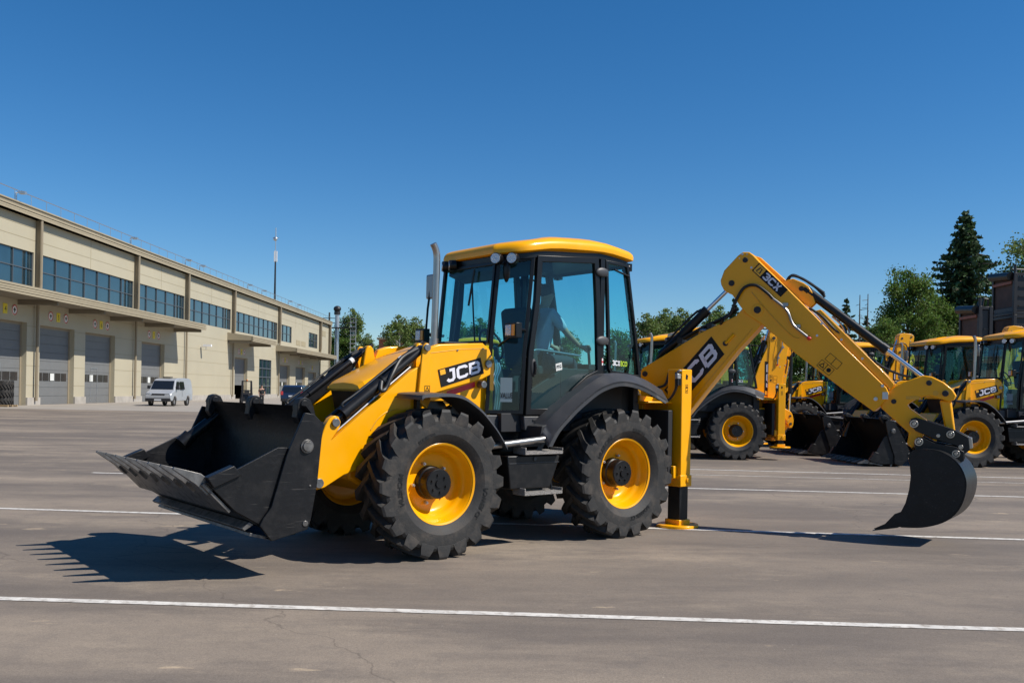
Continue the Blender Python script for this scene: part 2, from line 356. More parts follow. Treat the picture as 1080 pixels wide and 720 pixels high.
# ------------------------------------------------------------------ the yard
def ground():
    m = bpy.data.materials.new('worn_asphalt'); m.use_nodes=True
    n=m.node_tree.nodes; l=m.node_tree.links; b=n['Principled BSDF']
    tc=n.new('ShaderNodeTexCoord')
    def nz(scale, det=6, rough=.55, stretch=None):
        t=n.new('ShaderNodeTexNoise'); t.inputs['Scale'].default_value=scale; t.inputs['Detail'].default_value=det; t.inputs['Roughness'].default_value=rough
        if stretch:
            mp=n.new('ShaderNodeMapping'); mp.inputs['Scale'].default_value=stretch; mp.inputs['Rotation'].default_value=(0,0,R(-6)); l.new(tc.outputs['Object'],mp.inputs[0]); l.new(mp.outputs[0],t.inputs['Vector'])
        else: l.new(tc.outputs['Object'],t.inputs['Vector'])
        return t.outputs['Fac']
    def rng(f,a,b_,c,d):
        r=n.new('ShaderNodeMapRange'); r.inputs['From Min'].default_value=a;r.inputs['From Max'].default_value=b_;r.inputs['To Min'].default_value=c;r.inputs['To Max'].default_value=d
        l.new(f,r.inputs['Value']); return r.outputs[0]
    def mixc(f,a,b_,bt='MIX'):
        x=n.new('ShaderNodeMix'); x.data_type='RGBA'; x.blend_type=bt
        if isinstance(f,float): x.inputs[0].default_value=f
        else: l.new(f,x.inputs[0])
        for i,q in ((6,a),(7,b_)):
            if isinstance(q,tuple): x.inputs[i].default_value=(*q,1)
            else: l.new(q,x.inputs[i])
        return x.outputs[2]
    c=mixc(rng(nz(.22,7,.62,(.45,1.3,1)),.40,.60,0,1),(.160,.132,.108),(.262,.212,.163))
    c=mixc(rng(nz(.75,8,.68,(.35,1.2,1)),.48,.62,0,.8),c,(.136,.113,.095))
    c=mixc(rng(nz(.55,9,.75,(.5,1.1,1)),.53,.66,0,.6),c,(.33,.265,.195))
    c=mixc(rng(nz(3.5,8,.75),.50,.70,0,.40),c,(.125,.108,.097))
    c=mixc(rng(nz(1.3,5,.6,(.8,2.2,1)),.665,.71,0,.7),c,(.46,.355,.24))
    v=n.new('ShaderNodeTexVoronoi'); v.inputs['Scale'].default_value=130; l.new(tc.outputs['Object'],v.inputs['Vector'])
    bw=n.new('ShaderNodeRGBToBW'); l.new(v.outputs['Color'],bw.inputs[0])
    cc=n.new('ShaderNodeCombineColor'); rr=rng(bw.outputs[0],.2,.8,.88,1.12)
    for i in range(3): l.new(rr,cc.inputs[i])
    c=mixc(1.0,c,cc.outputs[0],'MULTIPLY')
    c=mixc(rng(nz(55,6,.8),.60,.72,0,.45),c,(.34,.29,.24))
    v2=n.new('ShaderNodeTexVoronoi'); v2.inputs['Scale'].default_value=2.2; v2.inputs['Randomness'].default_value=1; l.new(tc.outputs['Object'],v2.inputs['Vector'])
    c=mixc(rng(v2.outputs['Distance'],.018,.030,.85,0),c,(.05,.04,.035))
    v3=n.new('ShaderNodeTexVoronoi'); v3.inputs['Scale'].default_value=4.1; mp3=n.new('ShaderNodeMapping'); mp3.inputs['Location'].default_value=(3.3,1.7,0); l.new(tc.outputs['Object'],mp3.inputs[0]); l.new(mp3.outputs[0],v3.inputs['Vector'])
    c=mixc(rng(v3.outputs['Distance'],.020,.032,.6,0),c,(.42,.36,.29))
    v4=n.new('ShaderNodeTexVoronoi'); v4.feature='DISTANCE_TO_EDGE'; v4.inputs['Scale'].default_value=.16; ds=n.new('ShaderNodeTexNoise'); ds.inputs['Scale'].default_value=1.2; ds.inputs['Detail'].default_value=6
    l.new(tc.outputs['Object'],ds.inputs['Vector']); ad=n.new('ShaderNodeVectorMath'); ad.operation='MULTIPLY_ADD'; ad.inputs[1].default_value=(1.2,1.2,0); l.new(ds.outputs['Color'],ad.inputs[0]); l.new(tc.outputs['Object'],ad.inputs[2]); l.new(ad.outputs[0],v4.inputs['Vector'])
    c=mixc(rng(v4.outputs['Distance'],.0,.0022,.5,0),c,(.08,.066,.056))
    wv=n.new('ShaderNodeTexWave'); wv.wave_type='RINGS'; wv.inputs['Scale'].default_value=.05; wv.inputs['Distortion'].default_value=6; wv.inputs['Detail'].default_value=3; wv.inputs['Detail Scale'].default_value=.5
    l.new(tc.outputs['Object'],wv.inputs['Vector'])
    c=mixc(rng(wv.outputs['Fac'],.93,1,0,.30),c,(.105,.09,.08))
    l.new(c,b.inputs['Base Color'])
    b.inputs['Roughness'].default_value=.88; b.inputs['Specular IOR Level'].default_value=.3
    bp=n.new('ShaderNodeBump'); bp.inputs['Strength'].default_value=.35; bp.inputs['Distance'].default_value=.006
    l.new(nz(110,4),bp.inputs['Height']); l.new(bp.outputs[0],b.inputs['Normal'])
    mb=MB(); mb.add([(-1500,-200,0),(1500,-200,0),(1500,2500,0),(-1500,2500,0)],[(0,1,2,3)])
    tag(mb.build('ground',m,sharp=0),kind='structure')
    ap=mat('dusty_concrete_apron',(.30,.265,.225),.9,var=.12,vscale=.6,dirt=(.40,.36,.30),dscale=.8,damt=.5)
    pts=[(-34.3,57.6)]+[(-34.3+i*2, 57.8+random.uniform(-.25,.25)) for i in range(1,22)]+[(8,190),(-34.3,190)]
    mb=MB(); mb.add([(x,y,.004) for x,y in pts],[tuple(range(len(pts)))]); tag(mb.build('apron_pavement',ap,sharp=0),kind='structure')
    gm=mat('rough_grass_ground',(.07,.09,.03),.95,var=.3,vscale=.4)
    mb=MB(); mb.add([(-600,191,.006),(600,191,.006),(600,900,.006),(-600,900,.006)],[(0,1,2,3)]); tag(mb.build('grass_verge',gm,sharp=0),kind='structure')
    pm=mat('worn_line_paint',(.62,.585,.53),.75,var=.14,vscale=6,dirt=(.25,.205,.165),dscale=14,damt=1.1)
    def line(x0,y0,x1,y1,wd):
        d=Vector((x1-x0,y1-y0,0)); n_=Vector((-d.y,d.x,0)).normalized(); L_=d.length; k=int(L_/.12)
        A=[];B=[]
        for i in range(k+1):
            p=Vector((x0,y0,.0045))+d*i/k
            A.append(p+n_*(wd/2+.006*noise.noise(p*5))); B.append(p-n_*(wd/2+.006*noise.noise(p*5+Vector((9,3,0)))))
        mb=MB(); mb.loft(A,B); return tag(mb.build('painted_line',pm,sharp=0),kind='structure')
    def ext(a,b,x0,x1):
        f=lambda x: a[1]+(b[1]-a[1])*(x-a[0])/(b[0]-a[0]); return (x0,f(x0),x1,f(x1))
    line(*ext((-3.803,7.093),(3.636,6.679),-14,14),.105)
    line(*ext((-6.53,12.143),(5.958,10.979),-22,22),.11)
    line(*ext((3.2,16.268),(8.559,15.796),-7.6,26),.12)
    line(*ext((4.1,20.38),(10.63,19.62),-6,30),.12)
    line(*ext((4.1,19.0),(10.6,18.35),3.4,26),.06)
ground()

def sx_rect(mb, X, y0,y1,z0,z1, t):     # a plate on a wall whose face looks along +X
    mb.box(X, X+t, y0,y1,z0,z1)
def building():
    b=empty('warehouse',(-34.4,118,0),label='long two storey cream warehouse with grey roller doors and blue strip windows',cat='building')
    T=Matrix.Translation((34.4,-118,0))
    X=-34.4
    def nb(): return MB(T.copy())
    Y0,Y1=36,177.5
    doors=[(38.5,44.2),(45.8,51.5),(52.8,58.8),(61.2,67.1,),(68.95,74.4),(76.3,82.0),(87.9,93.7),(117.5,123.1),(140.2,146.6),(150.5,157.4),(159.8,166.2)]
    dh=[5.85,5.85,5.85,5.85,5.8,5.75,5.6,5.2,4.9,4.85,4.2]
    # lower wall as pieces between openings
    wl=nb(); y=Y0
    ent=(128.8,135.3,.5,5.35)
    op=sorted([(a,c,0,h) for (a,c),h in zip(doors,dh)]+[ent])
    for a,c,z0,z1 in op:
        wl.box(X-.5,X,y,a,0,8.42); wl.box(X-.5,X,a,c,z1,8.42)
        if z0>0: wl.box(X-.5,X,a,c,0,z0)
        y=c
    wl.box(X-.5,X,y,Y1,0,8.42)
    wb=[(40,51),(52,67.9),(69,85.8),(86.6,99.2),(100.1,115.5),(116.9,138.4),(139.7,147.4),(159.7,166.9)]
    y=Y0
    for a,c in wb:
        wl.box(X-.5,X,y,a,8.42,10.9); y=c
    wl.box(X-.5,X,y,Y1,8.42,10.9); wl.box(X-.5,X,Y0,Y1,10.9,13.25)
    wl.box(X-40,X-.5,Y0,Y0+.4,0,13.25); wl.box(X-40,X-.5,Y1-.4,Y1,0,13.25); wl.box(X-40.4,X-40,Y0,Y1,0,13.25)
    wl.build('wall','clad',b,sharp=0)
    j=nb()
    for z in (11.75,12.6): j.box(X,X+.012,Y0,Y1,z,z+.035)
    for z in (1.4,2.8,4.2,5.6,7.0):
        y=Y0
        for a,c,z0,z1 in op:
            j.box(X,X+.012,y,a,z,z+.03); y=c
        j.box(X,X+.012,y,Y1,z,z+.03)
    for yy in (77,92.5,108,128,150,155): j.box(X+.001,X+.014,yy,yy+.04,10.95,13.2)
    j.build('panel_joint','joint',b,sharp=0)
    # plinth
    p=nb(); y=Y0
    for (a,c) in doors:
        p.box(X,X+.12,y,a,0,.55); y=c
    p.box(X,X+.12,y,Y1,0,.55); p.build('plinth','concrete',b,sharp=0)
    # roof and ribbed eaves
    r=nb(); r.box(X-40.5,X+.1,Y0-.3,Y1+.3,13.25,13.4)
    r.build('roof','clad2',b,sharp=0)
    r=nb()
    for k in range(4): r.box(X+.1,X+.55-.04*(k%2),Y0-.3,Y1+.3,13.25+k*.16,13.25+k*.16+.13)
    r.box(X-.3,X+.5,Y0-.3,Y1+.3,13.25,13.30); r.box(X-.3,X+.6,Y0-.3,Y1+.3,13.86,13.95)
    r.build('cornice','clad2',b,sharp=0)
    rl=nb(); rl.tube([(X+.3,Y0,14.75),(X+.3,Y1,14.75)],.03,6,1)
    y=Y0
    while y<Y1: rl.tube([(X+.3,y,13.9),(X+.3,y,14.75)],.022,5,1); y+=2.2
    rl.build('railing','steel',b,sharp=0)
    # pillars
    for yy in (51.5,68.4,86.2,99.6,116.2,139.0,168.6,177.2):
        q=nb(); q.box(X,X+.28,yy-.25,yy+.25,8.0,13.25); q.build('pillar','pillar',b,sharp=0)
        q=nb(); q.tube([(X+.45,yy-.35,13.2),(X+.45,yy-.35,8.6),(X+.25,yy-.3,7.2),(X+.25,yy-.3,.3)],.11,8,1); q.build('downpipe','pillar',b)
    # windows
    for a,c in wb:
        zt=10.9; zb=8.45
        q=nb(); q.box(X-.22,X-.17,a,c,zb,zt); o=q.build('window','wpane',b,sharp=0)
        q=nb(); k=max(2,round((c-a)/2.45))
        for i in range(k+1):
            yy=a+(c-a)*i/k; q.box(X-.17,X-.08,yy-.035,yy+.035,zb,zt)
        for z in (zb,(zb+zt)/2,zt): q.box(X-.165,X-.085,a,c,z-.035,z+.035)
        q.build('window_frame','mull',o,sharp=0)
    # entrance glazing
    a,c,z0,z1=ent
    q=nb(); q.box(X-.22,X-.17,a,c,z0,z1); o=q.build('window','wpane',b,sharp=0)
    q=nb()
    for i in range(4): yy=a+(c-a)*i/3; q.box(X-.17,X-.05,yy-.06,yy+.06,z0,z1)
    for i in range(5): z=z0+(z1-z0)*i/4; q.box(X-.165,X-.055,a,c,z-.07,z+.07)
    q.build('window_frame','mull',o,sharp=0)
    # doors
    for k,((a,c),h) in enumerate(zip(doors,dh)):
        q=nb(); n=9
        open_=(k==7)
        for i in range(n):
            z0=h*i/n; z1=h*(i+1)/n-.02
            if open_ and i<3: continue
            q.box(X-.45,X-.40,a+.05,c-.05,z0,z1)
        q.box(X-.46,X-.45,a,c,0 if not open_ else h/3,h)
        o=q.build('roller_door','doorp',b,sharp=0)
        fr=nb(); fr.box(X-.40,X-.36,a,a+.18,0,h); fr.box(X-.40,X-.36,c-.18,c,0,h); fr.box(X-.40,X-.36,a+.18,c-.18,h-.18,h); fr.build('door_frame','pillar',o,sharp=0)
        if not open_:
            ww=nb(); m_=5
            for i in range(m_):
                y0=a+.35+(c-a-.7)*i/m_; y1=y0+(c-a-.7)/m_-.10
                ww.box(X-.395,X-.385,y0,y1,1.75,2.35)
            ww.build('door_window','darkwin',o,sharp=0)
            pp=nb(); ym=a+(c-a)*(.36 if k%2 else .5); pp.box(X-.384,X-.378,ym-.3,ym+.3,1.78,2.32); pp.build('notice','paper',o,sharp=0)
            if k in (5,3):
                wk=nb(); y0=a+1.9
                for q_ in ((y0,y0+.06,.2,2.9),(y0+1.2,y0+1.26,.2,2.9),(y0+.06,y0+1.2,2.84,2.9)): wk.box(X-.395,X-.37,*q_)
                wk.build('wicket_door_frame','steel',o,sharp=0)
        # signs above
        for s_,dy in ((0,-1.6),(1,0),(0,1.6)):
            yy=(a+c)/2+dy*.75; z=h+.75
            if s_==0:
                q=nb(); q.cyl((X,yy,z),(X+.03,yy,z),.36,20); so=q.build('round_sign','signw',b)
                q=nb(); V=[];F=[]
                for i in range(24):
                    t=2*math.pi*i/24; V+=[(X+.036,yy+.36*math.cos(t),z+.36*math.sin(t)),(X+.036,yy+.28*math.cos(t),z+.28*math.sin(t))]
                for i in range(24): F.append((2*i,2*i+1,(2*i+3)%48,(2*i+2)%48))
                q.add(V,F); q.build('red_ring','signr',so,sharp=0)
                q=nb(); q.box(X+.03,X+.036,yy-.05,yy+.05,z-.17,z+.17); q.box(X+.031,X+.037,yy-.16,yy+.16,z-.02,z+.06); q.build('symbol','signk',so,sharp=0)
            else:
                q=nb(); q.box(X,X+.03,yy-.26,yy+.26,z-.34,z+.34); so=q.build('yellow_sign','signy',b,sharp=0)
                q=nb(); V,F,wd=text('0'+str((k*3)%7+1)[:1] if False else str(k%9+1)); V=[(v[0]*.36,v[1]*.36) for v in V]
                q.add([(X+.034,yy-.1+v[0],z-.18+v[1]) for v in V],F); q.build('number','signk',so,sharp=0)
    # canopies
    for (a,c,zt,nn) in ((34,96.6,7.85,9),(114.2,125.6,7.65,2),(137.6,168.6,7.3,5)):
        q=nb(); q.slab([(X,a,zt+.42),(X+3.1,a,zt),(X+3.1,c,zt),(X,c,zt+.42)],(0,0,-.1))
        o=q.build('canopy','clad2',b,sharp=0)
        q=nb()
        for k in range(4): q.box(X+3.02,X+3.16-.03*(k%2),a-.05,c+.05,zt-.16*k-.15,zt-.16*k-.02)
        q.build('canopy_fascia','clad2',o,sharp=0)
        q=nb(); q.box(X,X+3.0,a,c,zt-.50,zt-.46); q.build('soffit','soffit',o,sharp=0)
        for ye in (a-.02,c): q=nb(); q.slab([(X,ye,zt-.5),(X+3.0,ye,zt-.5),(X+3.0,ye,zt-.02),(X,ye,zt+.40)],(0,.02,0)); q.build('canopy_end','clad2',o,sharp=0)
        q=nb()
        for i in range(nn):
            yy=a+1.5+(c-a-2)*i/max(1,nn-1) - (0 if nn>2 else 1.2); q.box(X,X+2.75,yy,yy+.22,zt-.85,zt-.51)
        q.build('bracket','soffit',o,sharp=0)
    # vents
    for yy in (150.5,154.3): q=nb(); q.box(X,X+.04,yy,yy+3.0,8.3,9.1); q.build('vent','joint',b,sharp=0)
    q=nb(); q.box(X,X+.04,171,174,10.9,11.9); q.build('vent','joint',b,sharp=0)
    # roof lamps and cowls
    for yy in (64.6,83.9,98.0,102.5,121,128,143,149): 
        q=nb(); q.tube([(X+.4,yy,13.9),(X+.4,yy,14.5),(X+.8,yy,14.62)],.05,6,1); q.box(X+.65,X+1.05,yy-.15,yy+.15,14.42,14.6); q.build('roof_lamp','steel',b)
    # security camera
    q=nb(); q.tube([(X,104.5,5.9),(X+.6,104.5,5.9),(X+.6,104.5,5.6)],.05,6,1); q.box(X+.3,X+1.2,104.3,104.7,5.9,6.15); q.build('security_camera','signw',b)
building()
def mast():
    m=empty('radio_mast',(-40,158.8,13.3),label='slender dark radio mast rising above the warehouse roof',cat='mast')
    q=MB(); q.tube([(0,0,0),(0,0,9.3)],.2,8,1,radii=(.20,.13)); q.build('pole','cage',m)
    q=MB()
    for a in range(3): t=a*2.1; q.box(.22*math.cos(t)-.09,.22*math.cos(t)+.09,.22*math.sin(t)-.07,.22*math.sin(t)+.07,9.2,11.0)
    q.build('antenna','signw',m)
    q=MB(); q.tube([(0,0,9.2),(0,0,14.9)],.08,6,1); q.tube([(-.5,0,13.2),(.5,0,13.2)],.06,5,1); q.ell((0,-.3,13.0),.35,.2,.35); q.build('top_rod','steel',m)
mast()
def flue():
    m=empty('flue_tower',(-33.7,181.5,0),label='silver metal flue with cage ladder at the far end of the warehouse',cat='flue')
    q=MB(); q.tube([(0,0,0),(0,0,15.6)],.42,16,1); q.build('flue','steel',m)
    q=MB(); q.tube([(0,0,15.6),(0,0,16.2)],.6,16,1); q.ell((0,0,16.7),.75,.75,.6); q.build('cowl','cage',m)
    q=MB(); q.tube([(-1.5,0,0),(-1.5,0,16.0)],.16,12,1); q.build('pipe','pillar',m)
    q=MB()
    for x in (2.6,3.6): q.tube([(x,0,0),(x,0,15)],.06,5,1)
    z=.5
    while z<15: q.tube([(2.6,0,z),(3.6,0,z)],.04,4,1); q.tube([(2.6,0,z),(2.5,-1,z),(3.7,-1,z),(3.6,0,z)],.03,4,1); z+=.8
    q.build('ladder','steel',m)
    q=MB()
    for z in (14.0,14.9): q.tube([(-9,0,z),(3.7,0,z)],.07,5,1)
    for i in range(9): q.tube([(-9+i*1.4,0,13.1),(-9+i*1.4+.5,0,14.9)],.06,5,1)
    q.box(-9,3.7,-.9,.9,13.0,13.15); q.build('walkway','cage',m)
flue()

# ------------------------------------------------------------------ the backhoe loader
WB=2.49; WR=.715
def tyre_mb():
    q=MB()
    prof=[(-.175,.385),(-.205,.42),(-.234,.48),(-.238,.56),(-.236,.612),(-.222,.640),(-.18,.660),(0,.670),(.18,.660),(.222,.640),(.236,.612),(.238,.56),(.234,.48),(.205,.42),(.175,.385)]
    q.lathe(prof,n=72)
    N=20
    st=[((-.03,.720),(-.03,.64),.00,.028),((.06,.722),(.06,.64),.100,.030),((.13,.721),(.13,.63),.190,.034),((.195,.719),(.18,.62),.262,.041),((.230,.714),(.19,.61),.290,.046),((.242,.692),(.20,.60),.296,.050),((.243,.640),(.20,.58),.300,.070),((.238,.590),(.20,.55),.303,.078)]
    for side in (-1,1):
        for k in range(N):
            a0=2*math.pi*(k+(.5 if side>0 else 0))/N
            vs=[]
            for (t,b_,da,hw) in st:
                for (yy,rr) in (t,b_):
                    for sg in (-1,1):
                        tap=hw*(1.0 if (yy,rr)==t else 1.25)
                        a=a0-da+sg*tap/rr
                        vs.append((rr*math.cos(a),side*yy,rr*math.sin(a)))
            fs=[]
            for i in range(len(st)-1):
                o=4*i; p=o+4
                fs+=[(o,o+1,p+1,p),(o,p,p+2,o+2),(o+1,o+3,p+3,p+1),(o+2,p+2,p+3,o+3)]
            e=4*(len(st)-1); fs+=[(0,2,3,1),(e,e+1,e+3,e+2)]
            q.add(vs,fs)
    return q
def arc_text(mb, txt, r, h, a_mid, y, bold=.03, flip=1):
    V,F,wd=text(txt,bold); W=wd*h
    out=[]
    for vx,vy in V:
        a=a_mid-flip*(vx*h-W/2)/r; rr=r+(vy-.5)*h*flip
        out.append((rr*math.cos(a),y,rr*math.sin(a)))
    mb.add(out,F)
TY=[]
def wheel(root, x, y, side, spin=0, steer=0):
    # local wheel frame: +y outward
    Mx=Matrix.Translation((x,y,WR))@Matrix.Rotation(0 if side>0 else math.pi,4,'Z')@Matrix.Rotation(steer,4,'Z')@Matrix.Rotation(spin,4,'Y')
    if not TY:
        q=MB(); q.lathe([(.178,.375),(.186,.392),(.180,.402),(.170,.396),(.168,.372),(.150,.362),(.10,.352),(.07,.335),(.055,.318),(.03,.312),(-.005,.300),(-.03,.27),(-.04,.23),(-.04,.15),(-.04,.09)],n=72)
        q.lathe([(-.178,.375),(-.186,.392),(-.170,.396),(-.150,.362),(-.09,.335),(-.075,.28),(-.088,.15),(-.088,.05)],n=48)
        rim=q.build('wheel','yellow',None,sharp=40)
        t=tyre_mb().build('tyre','rubber',None,bevel=.003,sharp=22,seg=1)
        h=MB(); h.lathe([(-.04,.165),(.02,.160),(.03,.148),(.118,.148),(.130,.145),(.138,.136),(.138,.0)],n=40); 
        for k in range(6):
            a=k*math.pi/3; h.cyl((.085*math.cos(a),.14,.085*math.sin(a)),(.085*math.cos(a),.155,.085*math.sin(a)),.012,10)
        h.cyl((0,.14,0),(0,.153,0),.04,16)
        h=h.build('hub','black',None,sharp=35)
        s_=MB()
        for k in range(5):
            a=k*2*math.pi/5+.4; s_.cyl((.20*math.cos(a),-.05,.20*math.sin(a)),(.20*math.cos(a),-.0,.20*math.sin(a)),.016,6)
            s_.cyl((.20*math.cos(a),-.02,.20*math.sin(a)),(.20*math.cos(a),.015,.20*math.sin(a)),.009,8)
        s_=s_.build('wheel_nuts','steel',None,sharp=30)
        lt=MB()
        # sidewall lettering sits on a slightly raised band
        V=MB()
        arc_text(lt,'MICHELIN',.50,.052,R(97),.2400,flip=1); arc_text(lt,'POWER CL',.50,.050,R(305),.2400,flip=-1)
        arc_text(lt,'440/80 R28',.50,.034,R(165),.2400,flip=1)
        lt=lt.build('tyre_lettering','rubbertext',None,sharp=0,recalc=False)
        for o in (rim,t,h,s_,lt): COL.objects.unlink(o)
        TY.extend([rim.data,t.data,h.data,s_.data,lt.data]); TY.append(t)
    rim=bpy.data.objects.new('wheel',TY[0]); COL.objects.link(rim); rim.parent=root; rim.matrix_local=Mx
    t=bpy.data.objects.new('tyre',TY[1]); COL.objects.link(t); t.parent=rim
    for nm,k in (('hub',2),('wheel_nuts',3),('tyre_lettering',4)):
        if nm=='tyre_lettering' and side<0: continue
        o=bpy.data.objects.new(nm,TY[k]); COL.objects.link(o); o.parent=rim
    return rim
def rotxz(p,a):   # rotation in the xz plane about p; a>0 turns +x towards +z
    return Matrix.Translation((p[0],0,p[1]))@Matrix.Rotation(-a,4,'Y')@Matrix.Translation((-p[0],0,-p[1]))
def tf(Mx,x,y,z): return Mx@Vector((x,y,z))
def pin(mb,x,z,y,r=.045,d=.03):
    s=1 if y>0 else -1
    mb.cyl((x,y,z),(x,y+s*d,z),r,16)
def hydr(root, name, p0,p1, frac, rb, rr, rodmat='chrome', barrel='black'):
    p0=Vector(p0);p1=Vector(p1); m_=p0.lerp(p1,frac)
    q=MB(); q.cyl(p0,m_,rb,18); d=(p1-p0).normalized(); q.cyl(m_-d*.05,m_+d*.03,rb*1.12,18); q.cyl(p0-d*.02,p0+d*.05,rb*1.08,18)
    o=q.build(name,barrel,root)
    q=MB(); q.cyl(m_,p1,rr,14); q.build('rod',rodmat,o)
    return o

def backhoe(parked=False):
    root=empty('backhoe_loader')
    P=lambda mb,n,m,par=root,bv=.006,**k: mb.build(n,m,par,bevel=bv,**k)
    # ---- wheels
    st=R(0)
    for x in (0,WB):
        for s in (1,-1): wheel(root,x,s*.902,s,spin=.3*x+s,steer=0)
    # ---- chassis
    q=MB(); q.box(-1.0,2.75,-.33,.33,.72,1.08); q.box(-.9,1.3,-.45,.45,.95,1.25); P(q,'chassis','black')
    for x in (0,WB):
        q=MB(); q.cyl((x,-.72,WR),(x,.72,WR),.085,16); q.ell((x,0,WR),.2,.24,.2); q.box(x-.09,x+.09,-.55,.55,WR-.06,WR+.10)
        P(q,'axle','yellow_worn')
    q=MB(); q.prism([(2.55,1.25),(3.05,1.25),(3.18,1.05),(3.14,.74),(2.9,.60),(2.55,.66)],-.44,.44); P(q,'front_bumper','yellow',bv=.03)
    # ---- bonnet
    q=MB()
    sec=[(1.40,2.125,.44),(2.0,2.09,.43),(2.4,1.955,.41),(2.93,1.70,.38),(2.98,1.66,.36)]
    vs=[];fs=[]
    for x,z,h in sec:
        zb=z-.05 if x>2.3 else 1.45
        vs+=[(x,h,zb-.0),(x,h,z-.07),(x,h-.06,z-.015),(x,h-.16,z+.005),(x,0,z+.015),(x,-h+.16,z+.005),(x,-h+.06,z-.015),(x,-h,z-.07),(x,-h,zb)]
    for i in range(len(sec)-1):
        for k in range(8): fs.append((9*i+k,9*i+k+1,9*i+k+10,9*i+k+9))
    fs.append(tuple(range(36,45))); 
    q.add(vs,fs); P(q,'bonnet','yellow',bv=0,sharp=14)
    q=MB(); q.prism([(1.45,2.05),(2.35,1.90),(2.90,1.655),(2.93,1.60),(2.78,.95),(1.45,.95)],-.36,.36); P(q,'engine_bay','black')
    q=MB()
    for k in range(9):
        z=1.54-k*.065; x=2.915-(1.6-z)*.235; q.box(x-.01,x+.012,-.3,.3,z,z+.028)
    P(q,'grille','dash',bv=0)
    q=MB(); q.box(1.47,1.56,-.40,.40,2.10,2.15); q.box(1.55,1.95,-.30,.30,2.108,2.13); P(q,'bonnet_vent','dash')
    # ---- loader towers
    for s in (1,-1):
        q=MB()
        y0,y1=.46,.54
        top=[(2.50,1.62),(2.515,1.75),(2.475,1.95),(2.455,2.05),(2.43,2.085),(2.395,2.085),(2.365,2.05),(2.345,1.955),(2.30,2.045),(2.18,2.085),(1.95,2.10),(1.62,2.12),(1.53,2.06),(1.48,1.96),(1.47,1.86),(1.50,1.79),(1.62,1.735),(2.14,1.60),(2.34,1.55),(2.335,1.42),(2.44,1.40)]
        q.prism(top,s*y0,s*y1); 
        o=P(q,'side_panel','yellow',bv=.012)
        q=MB(); q.prism([(2.37,1.60),(2.14,1.62),(1.60,1.76),(1.44,1.83),(1.40,1.32),(1.52,1.25),(1.62,1.28),(1.9,1.5),(2.34,1.5)],s*.40,s*.458); P(q,'lower_side_panel','yellow',o,.008)
        q=MB()
        pin(q,2.42,2.035,s*.68,.036,.022); pin(q,2.41,1.695,s*.541,.040,.02); pin(q,1.55,1.90,s*.541,.042,.022); pin(q,1.60,1.68,s*.46,.038,.09)
        q.cyl((2.42,s*.541,2.035),(2.42,s*.66,2.035),.03,12)
        P(q,'pivot_pin','pinsteel',o,.004)
        q=MB(); q.prism([(2.515,1.50),(2.47,1.96),(2.455,2.05),(2.43,2.08),(2.395,2.08),(2.37,2.05),(2.365,1.5),(2.40,1.42)],s*.645,s*.675); q.box(2.37,2.40,s*.54,s*.65,1.5,1.9); P(q,'loader_tower','yellow',bv=.008)
        q=MB()
        for x,z in ((2.30,1.99),(2.30,1.66),(1.95,2.03),(1.62,2.06),(1.52,1.98)): q.cyl((x,s*.54,z),(x,s*.547,z),.010,8)
        P(q,'panel_bolts','pinsteel',o,0)
        q=MB(); q.tube([(2.28,s*.541,1.99),(1.9,s*.541,2.045),(1.60,s*.541,2.06)],.0035,5,1); q.tube([(2.335,s*.541,1.60),(2.335,s*.541,1.95)],.0035,5,1); P(q,'panel_seam','yellow_worn',o,0)
        # red strip
        q=MB(); q.add([(2.02,s*.462,1.602),(1.66,s*.462,1.71),(1.655,s*.462,1.655),(2.02,s*.462,1.545)],[(0,1,2,3)]); q.add([(2.34,s*.462,1.52),(2.22,s*.462,1.555),(2.22,s*.462,1.52),(2.34,s*.462,1.49)],[(0,1,2,3)])
        P(q,'red_stripe','red',o,0,recalc=False)
        # label
        y=s*.5445
        if s>0: qm=quadmap((2.145,y,1.645),(1.602,y,1.800),(1.652,y,1.965),(2.190,y,1.822))
        else: qm=quadmap((1.602,y,1.800),(2.145,y,1.645),(2.190,y,1.822),(1.652,y,1.965))
        q=MB(); q.slab([qm(0,0)-Vector((0,s*.004,0)),qm(1,0)-Vector((0,s*.004,0)),qm(1,1)-Vector((0,s*.004,0)),qm(0,1)-Vector((0,s*.004,0))],(0,s*.005,0)); lb=P(q,'label_plate','signk',o,0)
        q=MB(); put(q,glyphs('JCB',.21,.08,.12),qm,.12,.965,.12,.88,(0,s*.004,0)); P(q,'lettering','white',lb,0,recalc=False)
        q=MB(); a=[qm(.03,.66),qm(.15,.66),qm(.15,.95),qm(.03,.95)]; q.add([p+Vector((0,s*.0025,0)) for p in a],[(0,1,2,3)]); P(q,'amber_square','amberlabel',lb,0,recalc=False)
        # warning decals
        q=MB()
        for z in (1.52,1.595):
            V,F=stroke([(2.375,z),(2.435,z),(2.435,z+.06),(2.375,z+.06)],.004,True); q.add([(v.x,s*.678,v.y) for v in V],F)
        V,F=stroke([(2.385,1.607),(2.425,1.607),(2.405,1.642)],.006,True); q.add([(v.x,s*.678,v.y) for v in V],F)
        V,F=stroke([(2.39,1.535),(2.41,1.55),(2.42,1.57)],.008); q.add([(v.x,s*.678,v.y) for v in V],F)
        P(q,'warning_decal','signk',o,0,recalc=False)
    # pipes beside the cab
    q=MB()
    for k,(a,b_) in enumerate(((1.44,1.72),(1.41,1.70),(1.38,1.69))):
        q.tube([(a,.50,1.98-k*.03),(a-.01,.52,1.85),(a+.03,.52,1.74),(a-.01,.53,1.62),(a-.0,.50,1.30)],.011,8)
    P(q,'hydraulic_pipes','steel',bv=0)
    # ---- loader arms
    L=rotxz((2.43,1.72),R(-21)) if parked else Matrix.Identity(4)
